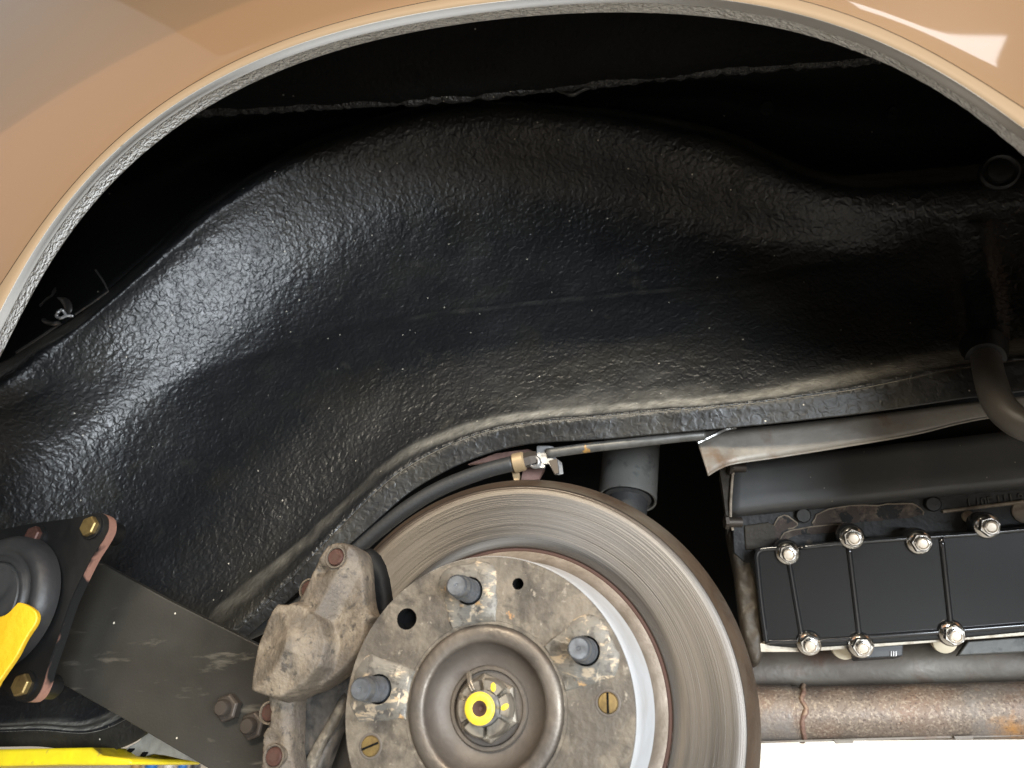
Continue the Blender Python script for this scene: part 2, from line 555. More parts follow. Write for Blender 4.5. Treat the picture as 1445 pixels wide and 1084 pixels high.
    'weld': M('weld', (0.17, 0.10, 0.075), 0.6, metal=0.2, mott=[(120, (0.30, 0.21, 0.14), 0.5, 0.65, 7)], bump=[(200, 0.0008, 4, 'n')]),
    'bent_pipe': M('bent_pipe', (0.085, 0.079, 0.070), 0.48, metal=0.15, mott=[(14, (0.115, 0.10, 0.078), 0.45, 0.75, 6)], bump=[(160, 0.0003, 4, 'n')], rvar=(24, 0.36, 0.55)),
    'cream': M('cream', (0.70, 0.62, 0.46), 0.5),
    'connector': M('connector', (0.02, 0.021, 0.023), 0.35),
    'wire_clip': M('wire_clip', (0.05, 0.047, 0.044), 0.4, metal=0.6, mott=[(200, (0.22, 0.14, 0.10), 0.6, 0.7, 4)]),
    'wall_white': M('wall_white', (0.80, 0.78, 0.73), 0.7, bump=[(40, 0.001, 3, 'n')]),
    'concrete': M('concrete', (0.34, 0.33, 0.305), 0.35, mott=[(3, (0.29, 0.28, 0.26), 0.4, 0.7, 6)]),
    'blue_tin': M('blue_tin', (0.05, 0.22, 0.62), 0.4),
    'white_tin': M('white_tin', (0.78, 0.78, 0.76), 0.4),
    'dark_tin': M('dark_tin', (0.05, 0.05, 0.06), 0.4),
    'tan_tin': M('tan_tin', (0.50, 0.33, 0.17), 0.5),
    'bench': M('bench', (0.42, 0.38, 0.33), 0.5, mott=[(8, (0.36, 0.33, 0.29), 0.4, 0.7, 4)]),
}


def disc_material():
    """brushed friction face: streaks run round the axle"""
    m = bpy.data.materials.new('disc_face')
    m.use_nodes = True
    nt = m.node_tree
    N, L = nt.nodes, nt.links
    b = N['Principled BSDF']
    b.inputs['Metallic'].default_value = 0.9
    b.inputs['Anisotropic'].default_value = 0.75
    tg = N.new('ShaderNodeTangent')
    tg.direction_type = 'RADIAL'
    tg.axis = 'Z'
    L.new(tg.outputs[0], b.inputs['Tangent'])
    tc = N.new('ShaderNodeTexCoord')
    sep = N.new('ShaderNodeSeparateXYZ')
    L.new(tc.outputs['Object'], sep.inputs[0])
    a = N.new('ShaderNodeMath')
    a.operation = 'ARCTAN2'
    L.new(sep.outputs[1], a.inputs[0])
    L.new(sep.outputs[0], a.inputs[1])
    le = N.new('ShaderNodeVectorMath')
    le.operation = 'LENGTH'
    L.new(tc.outputs['Object'], le.inputs[0])

    def ring(kr, ka, detail, off):
        x = N.new('ShaderNodeMath')
        x.operation = 'MULTIPLY'
        x.inputs[1].default_value = kr
        L.new(le.outputs['Value'], x.inputs[0])
        y = N.new('ShaderNodeMath')
        y.operation = 'MULTIPLY'
        y.inputs[1].default_value = ka
        L.new(a.outputs[0], y.inputs[0])
        cb = N.new('ShaderNodeCombineXYZ')
        L.new(x.outputs[0], cb.inputs[0])
        L.new(y.outputs[0], cb.inputs[1])
        cb.inputs[2].default_value = off
        t = N.new('ShaderNodeTexNoise')
        t.inputs['Scale'].default_value = 1.0
        t.inputs['Detail'].default_value = detail
        L.new(cb.outputs[0], t.inputs['Vector'])
        return t.outputs['Fac']

    def ramp(src, lo, hi, a0, a1):
        r = N.new('ShaderNodeMapRange')
        r.inputs['From Min'].default_value = lo
        r.inputs['From Max'].default_value = hi
        r.inputs['To Min'].default_value = a0
        r.inputs['To Max'].default_value = a1
        L.new(src, r.inputs[0])
        return r.outputs[0]

    def mix(fac, c1, c2):
        mx = N.new('ShaderNodeMix')
        mx.data_type = 'RGBA'
        L.new(fac, mx.inputs[0])
        for s, c in ((6, c1), (7, c2)):
            if isinstance(c, tuple):
                mx.inputs[s].default_value = (*c, 1)
            else:
                L.new(c, mx.inputs[s])
        return mx.outputs[2]

    fine, mid, blot = ring(1300, 0.8, 3, 0), ring(330, 0.35, 5, 5), ring(40, 2, 5, 9)
    c = mix(ramp(mid, 0.35, 0.68, 0, 1), (0.092, 0.083, 0.073), (0.122, 0.110, 0.097))
    c = mix(ramp(fine, 0.5, 0.85, 0, 0.5), c, (0.07, 0.06, 0.052))
    c = mix(ramp(blot, 0.55, 0.75, 0, 0.35), c, (0.088, 0.072, 0.058))
    L.new(c, b.inputs['Base Color'])
    L.new(ramp(mid, 0.3, 0.7, 0.36, 0.52), b.inputs['Roughness'])
    bn = N.new('ShaderNodeBump')
    bn.inputs['Distance'].default_value = 0.00014
    L.new(fine, bn.inputs['Height'])
    L.new(bn.outputs[0], b.inputs['Normal'])
    return m


MT['disc_face'] = disc_material()

# ------------------------------------------------------------------ setting behind the car
wv = [Vector(v) for v in ((-6, 3.4, 0), (5, 3.4, 0), (5, 3.4, 2.4), (-6, 3.4, 2.4))]
wall = obj('wall', prism(wv, (0, 0.1, 0)), MT['wall_white'], smooth=False)
wall['kind'] = 'structure'
fl = obj('floor', prism([Vector(v) for v in ((-6, -2.5, 0), (5, -2.5, 0), (5, 3.39, 0), (-6, 3.39, 0))], (0, 0, -0.1)), MT['concrete'], smooth=False)
fl['kind'] = 'structure'

# ------------------------------------------------------------------ wheel arch of the body: fender
AC = Vector((-0.130, 0, 1.207))


def polar(pts, y):
    q = []
    for a, b in pts:
        v = P(a, b, y)
        q.append((math.atan2(v.z - AC.z, v.x - AC.x), math.hypot(v.x - AC.x, v.z - AC.z)))
    q.sort()
    return np.array(q)


Y_LIP = 0.345
E_IN = [(-30, 560), (6, 490), (30, 444), (52, 400), (58, 390), (120, 302.5), (177, 240), (213, 211), (260, 171), (320, 132), (380, 104), (440, 82), (505, 63.5), (580, 47), (640, 36.5), (700, 28), (760, 21.5), (830, 17), (900, 17), (960, 20), (1020, 26), (1065, 33), (1120, 45), (1180, 62), (1231, 83), (1270.5, 100), (1325, 130), (1385, 170), (1445, 221)]
E_OUT = [(-30, 515), (0, 460), (31.5, 400), (36, 390), (91, 303), (147.5, 237), (200, 189), (248, 152.5), (320, 112), (380, 88), (440, 69), (505, 49), (580, 31), (640, 21), (700, 14), (830, 1), (900, 0), (960, 2), (1020, 8), (1120, 30), (1180, 49), (1240, 72), (1300, 96), (1325, 112), (1364, 137), (1408, 170), (1445, 197)]
E_BEAD = [(-30, 500), (0, 446), (22, 400), (29, 390), (85, 300), (143, 237), (195, 189), (243.5, 151), (320, 105), (378, 80), (436, 60), (505, 40), (580, 23), (640, 13), (700, 5), (830, -9), (920, -8), (991, 0), (1020, 3), (1100, 18), (1180, 37), (1240, 60), (1300, 87), (1325, 102), (1380, 138), (1424, 169), (1445, 184)]
E_BAND = [(-30, 448), (6, 398), (11.6, 390), (63, 313), (140, 222), (183, 183), (227, 150), (270, 120), (320, 93), (397, 61), (470, 37), (580, 9), (630, 0), (720, -14), (830, -27), (920, -27), (1000, -20), (1100, -1), (1145, 9), (1180, 19), (1240, 40), (1300, 64), (1333, 82), (1390, 119), (1445, 159)]


def rcurve(pts, y):
    q = polar(pts, y)
    co = np.polyfit(q[:, 0], q[:, 1], 6)
    lo, hi = q[0, 0], q[-1, 0]
    return lambda t: float(np.polyval(co, min(max(t, lo), hi)))


r_in, r_edge = rcurve(E_IN, 0.366), rcurve(E_OUT, 0.348)
r_bead, r_band = rcurve(E_BEAD, 0.3445), rcurve(E_BAND, 0.345)


def r_out(t):
    return 0.55 * r_edge(t) + 0.45 * r_bead(t)


TH = [math.radians(-6 + 209 * i / 285) for i in range(286)]


def ring_rows(rows):
    """rows: list of functions theta -> (radius, y)"""
    vs, fs = [], []
    n = len(TH)
    for f in rows:
        for t in TH:
            r, y = f(t)
            vs.append(Vector((AC.x + r * math.cos(t), y, AC.z + r * math.sin(t))))
    for i in range(len(rows) - 1):
        for k in range(n - 1):
            a = i * n + k
            fs.append((a, a + 1, a + 1 + n, a + n))
    return vs, fs


fen = thing('rear_fender', 'glossy copper tan metallic fender curving round the wheel arch', 'fender', (AC.x, Y_LIP, AC.z))


def skin_row(s):
    def f(t):
        a = min(1, s / 0.012)
        y = 0.3441 - 0.0008 * math.sin(a * math.pi / 2) + 0.07 * s + 0.20 * s * s
        return r_band(t) + 0.0002 + s, y
    return f


ss = [0, 0.002, 0.004, 0.006, 0.008, 0.010, 0.013] + [0.013 + 0.012 * k for k in range(1, 46)]
sk = obj('fender_skin', ring_rows([skin_row(s) for s in ss]), MT['paint'], fen, auto=False)
m_ = sk.modifiers.new('sub', 'SUBSURF')
m_.levels = m_.render_levels = 1
obj('lip_band', ring_rows([lambda t: (r_bead(t) + 0.0004, 0.3452), lambda t: (r_bead(t) + 0.0015, 0.3440), lambda t: (r_bead(t) * 0.5 + r_band(t) * 0.5, 0.3436),
                           lambda t: (r_band(t) - 0.001, 0.3440), lambda t: (r_band(t) + 0.0004, 0.3446)]), MT['lip_paint'], fen, auto=False)
obj('lip_bead', ring_rows([lambda t: (r_out(t), 0.3500), lambda t: (r_out(t) * 0.75 + r_bead(t) * 0.25, 0.3476), lambda t: (r_out(t) * 0.4 + r_bead(t) * 0.6, 0.3474),
                           lambda t: (r_out(t) * 0.15 + r_bead(t) * 0.85, 0.3440), lambda t: (r_bead(t), 0.3436), lambda t: (r_bead(t) + 0.0006, 0.3452)]), MT['bead'], fen, auto=False)


def fl_row(k):
    def f(t):
        a, b = r_out(t), r_in(t)
        w = 0.0007 * noise.noise(Vector((t * 60, k * 3, 1))) if k == 1 else 0
        return a + (b - a) * k + w, 0.3496 + (0.366 - 0.3496) * k ** 1.4
    return f


obj('lip_flange', ring_rows([fl_row(k / 6) for k in range(7)] + [lambda t: (r_in(t) + 0.0015, 0.3675), lambda t: (r_in(t) + 0.014, 0.3685)]), MT['stone_guard'], fen, auto=False)

# ------------------------------------------------------------------ wheel housing shell
st_rows = [
    # (name, y list or value, pixel stations)
    ('L', 0.375, [(-110, 560), (-30, 490), (-5, 440), (35, 360), (95, 275), (190, 185), (330, 95), (620, 12), (830, -20), (1020, -15), (1190, 30), (1310, 85), (1600, 300)]),
    ('L2', 0.40, [(-130, 400), (-30, 330), (10, 290), (70, 240), (140, 190), (230, 140), (350, 80), (620, 20), (830, 0), (1010, 5), (1170, 40), (1290, 80), (1610, 200)]),
    ('SM', 0.455, [(-150, 205), (-20, 185), (60, 178), (150, 168), (230, 162), (320, 153), (430, 147), (640, 134), (830, 114), (1000, 97), (1130, 87), (1250, 78), (1620, 50)]),
    ('G0', 0.475, [(-150, 215), (-20, 195), (60, 186), (150, 175), (230, 168), (320, 158), (430, 151), (640, 139), (830, 121), (1000, 105), (1130, 96), (1250, 88), (1620, 60)]),
    ('G1', 0.60, [(-150, 400), (-10, 370), (60, 330), (140, 290), (220, 250), (310, 205), (435, 175), (630, 142), (820, 136), (1000, 140), (1150, 165), (1290, 175), (1620, 150)]),
    ('U2', 0.655, [(-150, 560), (-5, 515), (58, 478), (117, 440), (196, 372), (294, 286), (437, 200), (620, 146), (813, 150), (1002, 180), (1160, 244), (1298, 240), (1620, 205)]),
    ('U', 0.615, [(-150, 605), (0, 536), (60, 493), (120, 455), (200, 385), (299, 297), (440, 208), (620, 152), (812, 157), (1000, 190), (1155, 258), (1297, 262), (1620, 230)]),
    ('K', 0.596, [(-150, 630), (20, 562), (90, 508), (160, 440), (240, 372), (335, 302), (455, 245), (622, 196), (803, 200), (985, 238), (1140, 292), (1290, 288), (1620, 260)]),
    ('V', 0.628, [(-150, 655), (30, 612), (125, 565), (225, 505), (310, 445), (405, 380), (515, 320), (670, 280), (830, 282), (990, 312), (1146, 328), (1299, 310), (1620, 285)]),
    ('M2', 0.648, [(-150, 680), (0, 655), (115, 600), (242, 530), (334, 492), (407, 470), (492, 436), (642, 410), (812, 395), (1005, 376), (1185, 356), (1335, 336), (1620, 306)]),
    ('M', 0.650, [(-150, 700), (-10, 680), (110, 618), (240, 545), (332, 508), (405, 488), (490, 458), (640, 433), (810, 416), (1005, 396), (1195, 368), (1340, 350), (1620, 320)]),
    ('W1', 0.640, [(-150, 850), (0, 845), (70, 815), (220, 700), (330, 630), (420, 580), (515, 528), (670, 495), (840, 475), (1020, 455), (1198, 425), (1340, 400), (1620, 370)]),
    ('E', 0.626, [(-150, 980), (30, 975), (105, 935), (235, 812), (345, 742), (430, 672), (525, 597), (680, 548), (862, 532), (1031, 512), (1198, 486), (1340, 458), (1620, 422)]),
    ('D', 0.598, [(-150, 1026), (40, 1020), (150, 1004), (298, 850), (398, 776), (476, 706), (558, 636), (695, 588), (862, 570), (1031, 556), (1198, 522), (1340, 492), (1620, 450)]),
    ('C', 0.585, [(-150, 1036), (40, 1031), (165, 1022), (335, 890), (428, 800), (502, 722), (582, 655), (702, 606), (862, 587), (1031, 573), (1198, 551), (1360, 520), (1620, 485)]),
    ('C1', 0.586, [(-150, 1044), (40, 1041), (175, 1036), (340, 897), (434, 811), (514, 733), (593, 668), (711, 620), (862, 604), (1031, 590), (1198, 570), (1370, 543), (1620, 512)]),
    ('B', 0.588, [(-150, 1056), (40, 1053), (185, 1050), (345, 902), (438, 819), (526, 740), (603, 679), (719, 632), (862, 619), (1031, 604), (1198, 586), (1379, 561), (1620, 532)]),
]
YV = {
    'U2': [.535, .550, .565, .582, .600, .612, .624, .632, .632, .637, .645, .655, .657],
    'U': [.482, .500, .515, .532, .550, .563, .574, .582, .582, .587, .598, .608, .610],
    'K': [.500, .518, .534, .552, .569, .582, .592, .599, .599, .602, .608, .612, .612],
    'V': [.525, .548, .570, .598, .618, .632, .641, .647, .647, .641, .626, .620, .618],
    'M2': [.540, .562, .585, .614, .635, .646, .651, .653, .652, .647, .634, .625, .622],
    'M': [.548, .569, .590, .615, .633, .642, .646, .646, .645, .641, .634, .627, .624],
    'W1': [.594, .602, .611, .621, .626, .628, .630, .630, .630, .630, .629, .629, .629],
    'E': [.606, .611, .615, .618, .618, .617, .615, .612, .611, .612, .614, .614, .614],
    'D': [.605, .608, .611, .613, .612, .609, .603, .597, .595, .598, .602, .604, .604],
    'C': [.584] * 13,
    'G1': [.53, .545, .56, .575, .592, .604, .616, .622, .622, .625, .63, .635, .64],
}
ROWS = [[P(a, b, YV[nm][i] if nm in YV else y) for i, (a, b) in enumerate(px)] for nm, y, px in st_rows]
NAMES = [r[0] for r in st_rows]
NS = 22


def dense_rows(rows):
    cols = [catmull(r, NS) for r in rows]
    return cols


def loft(first, last, per, relax=0, keep=0):
    i0, i1 = NAMES.index(first), NAMES.index(last)
    cols = dense_rows(ROWS)
    n = len(cols[0])
    strips = []
    for k in range(n):
        full = []
        for i in range(i0, i1):
            p1, p2 = cols[i][k], cols[i + 1][k]
            p0 = cols[i - 1][k] if i > 0 else p1
            p3 = cols[i + 2][k] if i + 2 < len(cols) else p2
            # knot spacing by length keeps the creases tight
            l1 = max(1e-4, (p2 - p1).length)
            l0 = max(1e-4, (p1 - p0).length)
            l2 = max(1e-4, (p3 - p2).length)
            t1 = ((p1 - p0) / l0 * l1 + (p2 - p1)) * 0.5 if l0 > 1e-3 else (p2 - p1)
            t2 = ((p2 - p1) + (p3 - p2) / l2 * l1) * 0.5 if l2 > 1e-3 else (p2 - p1)
            for j in range(per):
                t = j / per
                h = (2 * t ** 3 - 3 * t * t + 1, t ** 3 - 2 * t * t + t, -2 * t ** 3 + 3 * t * t, t ** 3 - t * t)
                full.append(p1 * h[0] + t1 * h[1] + p2 * h[2] + t2 * h[3])
        full.append(cols[i1][k])
        strips.append(full)
    m = len(strips[0])
    if relax:
        A = np.array([[tuple(p) for p in st] for st in strips])
        k0 = keep * per
        for _ in range(relax):
            B = A.copy()
            B[1:-1, 1:-1] = 0.5 * A[1:-1, 1:-1] + 0.125 * (A[:-2, 1:-1] + A[2:, 1:-1] + A[1:-1, :-2] + A[1:-1, 2:])
            B[:, m - k0:] = A[:, m - k0:]
            A = B
        # the left end of the wall has no fold: relax it further there
        wk = np.clip(1.3 - np.arange(n) / (3.6 * NS), 0, 1)[1:-1, None, None]
        r0, r1 = int(per * 2.3), int(per * 6.2)
        for _ in range(260):
            avg = 0.25 * (A[:-2, r0:r1] + A[2:, r0:r1] + A[1:-1, r0 - 1:r1 - 1] + A[1:-1, r0 + 1:r1 + 1])
            A[1:-1, r0:r1] += 0.6 * wk * (avg - A[1:-1, r0:r1])
        strips = [[Vector(p) for p in st] for st in A]
    vs = [p for s in strips for p in s]
    fs = []
    for k in range(n - 1):
        for j in range(m - 1):
            a = k * m + j
            fs.append((a, a + 1, a + m + 1, a + m))
    return vs, fs


def to_px(p):
    d = RC.transposed() @ (p - CAM)
    return PW / 2 + F * d.x / d.y, PH / 2 - F * d.z / d.y


def seg_d(px, py, ax, ay, bx, by):
    dx, dy = bx - ax, by - ay
    t = max(0, min(1, ((px - ax) * dx + (py - ay) * dy) / (dx * dx + dy * dy)))
    return math.hypot(px - ax - t * dx, py - ay - t * dy)


CR = [(240, 545), (332, 508), (405, 488), (490, 458), (640, 433), (810, 416), (1005, 396), (1195, 368), (1230, 362)]


def emboss(vs):
    """pressings and lumps in the sheet: a soft vertical bead, a doubler edge, waviness"""
    q = []
    for p in vs:
        x, y = to_px(p)
        d = 0.0
        d -= 0.007 * math.exp(-(seg_d(x, y, 1378, 325, 1402, 470) / 13) ** 2)
        d += 0.004 * math.exp(-(seg_d(x, y, 1350, 330, 1375, 480) / 12) ** 2)
        if x > 1000:
            e = 1 / (1 + math.exp(-(x - (1178 + (y - 260) * 0.2)) / 5))
            d -= 0.0025 * e * math.exp(-((y - 300) / 55) ** 2) * math.exp(-max(0, x - 1260) / 60)
        # faint pressed crease across the wall
        if 240 < x < 1230 and 330 < y < 580:
            dc = min(seg_d(x, y, *CR[k], *CR[k + 1]) for k in range(len(CR) - 1))
            yc = np.interp(x, [c[0] for c in CR], [c[1] for c in CR])
            fade = min(1, (x - 240) / 120, (1230 - x) / 120)
            d += fade * (0.0022 * math.exp(-(dc / 9) ** 2) + 0.0005 * (1 / (1 + math.exp((y - yc) / 6)) - 0.5))
        d += 0.0012 * noise.noise(p * 20) + 0.0005 * noise.noise(p * 60)
        q.append(p + Vector((0, d, 0)))
    return q


wh = thing('wheel_housing', 'black textured undercoated wheel housing behind the brake disc', 'wheel housing', P(720, 420, 0.65))
v_, f_ = loft('U2', 'C', 9, 26, 1)
o = obj('inner_wall', (emboss(v_), f_), MT['undercoat'], wh, auto=False, solid=0.0015)
v_, f_ = loft('C', 'B', 8)
o = obj('frame_rail', (emboss(v_), f_), MT['rail_coat'], wh, auto=False, solid=0.0015)
v_, f_ = loft('L', 'U2', 8)
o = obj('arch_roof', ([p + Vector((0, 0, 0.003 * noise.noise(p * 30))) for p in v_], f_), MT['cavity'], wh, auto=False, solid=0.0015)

# weld seam along the roof: an uneven bead of sealer
sm = catmull([P(a, b, 0.4605) for a, b in st_rows[2][2][4:12]], 40)
rng = random.Random(2)
rad = [0.0060 + 0.0018 * noise.noise(p * 160) + 0.0012 * noise.noise(p * 420) for p in sm]
sm = [p + Vector((0, 0, 0.0015 * noise.noise(p * 90))) for p in sm]
obj('weld_seam', tube(sm, rad, 10), M('sealer', (0.018, 0.017, 0.016), 0.5, bump=[(200, 0.006, 3, 'n')], specks=(200, dust, 0.14, 0.85)), wh, auto=False)
# torn flap of sealer under the seam
fp = catmull([P(a, b, 0.478) for a, b in ((778, 121), (795, 129), (808, 133), (822, 126), (850, 116))], 6)
obj('sealer_flap', tube(fp, [0.0022 + 0.0008 * noise.noise(p * 300) for p in fp], 8), MT['rail_coat'], wh, auto=False)
# rubber plug and small dimples in the roof
pm = frame(P(1410, 243, 0.60), (-0.1, -1, -0.35))
pl = obj('rubber_plug', disc_cap([(0.0155, -0.004), (0.0155, 0.002), (0.0135, 0.004), (0.0105, 0.0025), (0.0095, 0.005), (0.005, 0.006)], 40, pm), MT['cover'], wh)
for px, py, r in ((1082, 152, 0.007), (1191, 123, 0.005), (1260, 158, 0.0055), (1275, 110, 0.006)):
    d = obj('grommet', disc_cap([(r, -0.006), (r, 0.001), (r * 0.7, 0.0028), (r * 0.3, 0.0022)], 24, frame(P(px, py, 0.575), (0, -1, -0.5))), MT['cavity'], wh)

# trim clip hanging in the arch on the left
cl = thing('trim_clip', 'thin bent wire bracket and spring clip in dark corner of wheel arch', 'clip', P(85, 440, 0.495))
obj('wire', tube([P(135, 381, 0.500), P(146, 397, 0.500), P(153, 411, 0.500), P(130, 428, 0.498), P(106, 444, 0.497)], 0.0009, 8), MT['wire_clip'], cl)
obj('wire', tube([P(86, 456, 0.495), P(60, 474, 0.494), P(40, 487, 0.493), P(23, 498, 0.493)], 0.0012, 8), MT['wire_clip'], cl)
obj('spring', tube(catmull([P(81, 420, 0.495), P(90, 424, 0.490), P(96, 432, 0.488), P(97, 440, 0.488), P(93, 445, 0.490)], 6), [0.0006 + 0.0036 * math.sin(math.pi * k / 24) for k in range(25)], 8, flat=0.5), MT['wire_clip'], cl)
obj('spring_knot', tube(catmull([P(94, 446, 0.488), P(88, 438, 0.485), P(82, 441, 0.484), P(80, 447, 0.486), P(86, 449, 0.484), P(93, 446, 0.486), P(103, 446, 0.490)], 6), [0.0014 + 0.0007 * noise.noise(Vector((k * 0.7, 0, 2))) for k in range(37)], 8), MT['zinc'], cl)
obj('spring_leaf', tube(catmull([P(61, 451, 0.497), P(66, 455, 0.491), P(76, 457, 0.488), P(84, 455, 0.491)], 5), [0.0012] + [0.002] * 14 + [0.0016], 8), MT['wire_clip'], cl)
obj('spring_leaf', tube(catmull([P(78, 406, 0.500), P(74, 416, 0.495), P(66, 422, 0.495), P(57, 431, 0.498)], 5), [0.0008, 0.0016, 0.002, 0.0022] + [0.0016] * 11 + [0.0022], 8, flat=0.5), MT['wire_clip'], cl)

# ------------------------------------------------------------------ black backing sheets added behind everything
ub = thing('underbody_backing', 'black backing sheets standing in for the unlit underbody behind the shock absorber', 'underbody', (0, 1.05, 1.3))
obj('dark_backdrop', prism([Vector((-1.5, 1.05, 1.087)), Vector((1.6, 1.05, 1.087)), Vector((1.6, 1.05, 1.8)), Vector((-1.5, 1.05, 1.8))], (0, 0.02, 0)), MT['black'], ub, smooth=False)  # black sheet put in so the gap behind stays dark
obj('light_block_sheet', prism([Vector((-1.5, 0.66, 1.66)), Vector((1.6, 0.66, 1.66)), Vector((1.6, 1.049, 1.80)), Vector((-1.5, 1.049, 1.80))], (0, 0, 0.02)), MT['black'], ub, smooth=False)  # added sheet that keeps light out from above

# ------------------------------------------------------------------ brake disc and hub (local z = axle, outwards)
AX = Vector((0.0198, -0.9992, -0.0341)).normalized()
HUB = Vector((-0.1267, 0.4452, 1.1069))
cu = RC @ Vector((0, 0, 1))
WU = (cu - AX * cu.dot(AX)).normalized()
HM = frame(HUB, AX, WU)   # local x = up, local y = z cross x
disc = thing('brake_disc', 'bare steel ventilated brake disc with rust brown rim and silver hat', 'brake disc', mat4=HM)
R_F, OD = 0.1448, 0.069


def loc_obj(name, vf, mat, parent, **k):
    return obj(name, vf, mat, parent, local=True, **k)


loc_obj('friction_ring', lathe([(0.1012, -OD - 0.0008), (0.1022, -OD), (0.110, -OD), (0.125, -OD), (0.138, -OD), (0.1440, -OD), (R_F, -OD - 0.0006)], 192), MT['disc_face'], disc, auto=False)
loc_obj('ring_groove', lathe([(0.0985, -OD - 0.0004), (0.0992, -OD - 0.0018), (0.1008, -OD - 0.0018), (0.1012, -OD - 0.0008)], 128), MT['rust_line'], disc)
loc_obj('rim_edge', lathe([(R_F, -OD - 0.0006), (R_F + 0.0008, -OD - 0.0018), (R_F + 0.004, -OD - 0.007), (R_F + 0.0085, -OD - 0.0165), (R_F + 0.0092, -OD - 0.0195), (R_F + 0.008, -OD - 0.0205), (0.11, -OD - 0.0205)], 192), MT['rotor_edge'], disc)
# hat: wall, fillet, face with its holes
loc_obj('hat_wall', lathe([(0.0838, -0.0012), (0.0850, -0.004), (0.0862, -0.020), (0.0884, -0.045), (0.0908, -0.0605)], 128), MT['hat_wall'], disc, auto=False)
loc_obj('hat_fillet', lathe([(0.0908, -0.0605), (0.0918, -0.0640), (0.0945, -0.0675), (0.0985, -OD - 0.0004)], 128), MT['fillet'], disc, auto=False)

PH0 = 0.2509


def pol(r, a, z=0.0):
    """angle measured from local +x (up), counter-clockwise towards the left as seen from outside"""
    return Vector((r * math.cos(a), r * math.sin(a), z))


def px_pol(px, py, h=0.0):
    w = PP(px, py, HUB + AX * h, AX)
    l = HM.inverted() @ w
    return math.hypot(l.x, l.y), math.atan2(l.y, l.x)


holes = [(574, 873.5, 0.0062), (731, 824, 0.0034)]
hb, edges, seen = [], [], []
N0 = 144
pts = [Vector((0.0838 * math.cos(2 * math.pi * k / N0), 0.0838 * math.sin(2 * math.pi * k / N0))) for k in range(N0)]
ed = [(k, (k + 1) % N0) for k in range(N0)]


def add_loop(cx, cy, r, n):
    b = len(pts)
    for k in range(n):
        pts.append(Vector((cx + r * math.cos(2 * math.pi * k / n), cy + r * math.sin(2 * math.pi * k / n))))
    ed.extend([(b + k, b + (k + 1) % n) for k in range(n)])


add_loop(0, 0, 0.0452, 96)
hc = []
for px, py, r in holes:
    rr, aa = px_pol(px, py)
    hc.append((rr * math.cos(aa), rr * math.sin(aa), r))
    add_loop(hc[-1][0], hc[-1][1], r, 32)
ST = [PH0 + k * 2 * math.pi / 5 for k in (0, 1, -1, 2, -2)]
for a in ST:
    add_loop(0.065 * math.cos(a), 0.065 * math.sin(a), 0.0082, 32)
rngp = random.Random(1)
for rr in (0.052, 0.058, 0.065, 0.072, 0.078):
    for k in range(48):
        a = 2 * math.pi * (k + 0.5 * (rr > 0.06)) / 48
        x, y = rr * math.cos(a), rr * math.sin(a)
        if all(math.hypot(x - cx, y - cy) > r + 0.002 for cx, cy, r in hc) and all(math.hypot(x - 0.065 * math.cos(s), y - 0.065 * math.sin(s)) > 0.0105 for s in ST):
            pts.append(Vector((x, y)))
v2, _, f2, *_ = delaunay_2d_cdt(pts, ed, [], 0, 1e-6)
vv = [Vector((v.x, v.y, 0)) for v in v2]
ff = []
for f in f2:
    c = sum((vv[i] for i in f), Vector()) / len(f)
    if math.hypot(c.x, c.y) < 0.0448 or math.hypot(c.x, c.y) > 0.0839:
        continue
    if any(math.hypot(c.x - cx, c.y - cy) < r for cx, cy, r in hc) or any(math.hypot(c.x - 0.065 * math.cos(s), c.y - 0.065 * math.sin(s)) < 0.0080 for s in ST):
        continue
    ff.append(tuple(f))
face = loc_obj('hat_face', (vv, ff), MT['hat'], disc)
rim = loc_obj('hat_rim', lathe([(0.0826, -0.0004), (0.0832, 0.0002), (0.0838, -0.0003), (0.0841, -0.0014)], 128), MT['hat'], disc, auto=False)
for cx, cy, r in hc:
    loc_obj('hole_bore', lathe([(r, 0.0), (r, -0.012), (0.0001, -0.0122)], 32, Matrix.Translation((cx, cy, 0))), MT['hole'], disc)
for a in ST:
    p = pol(0.065, a)
    loc_obj('stud_bore', lathe([(0.0082, 0.0), (0.0082, -0.009), (0.006, -0.0092)], 32, Matrix.Translation(p)), MT['hole'], disc)
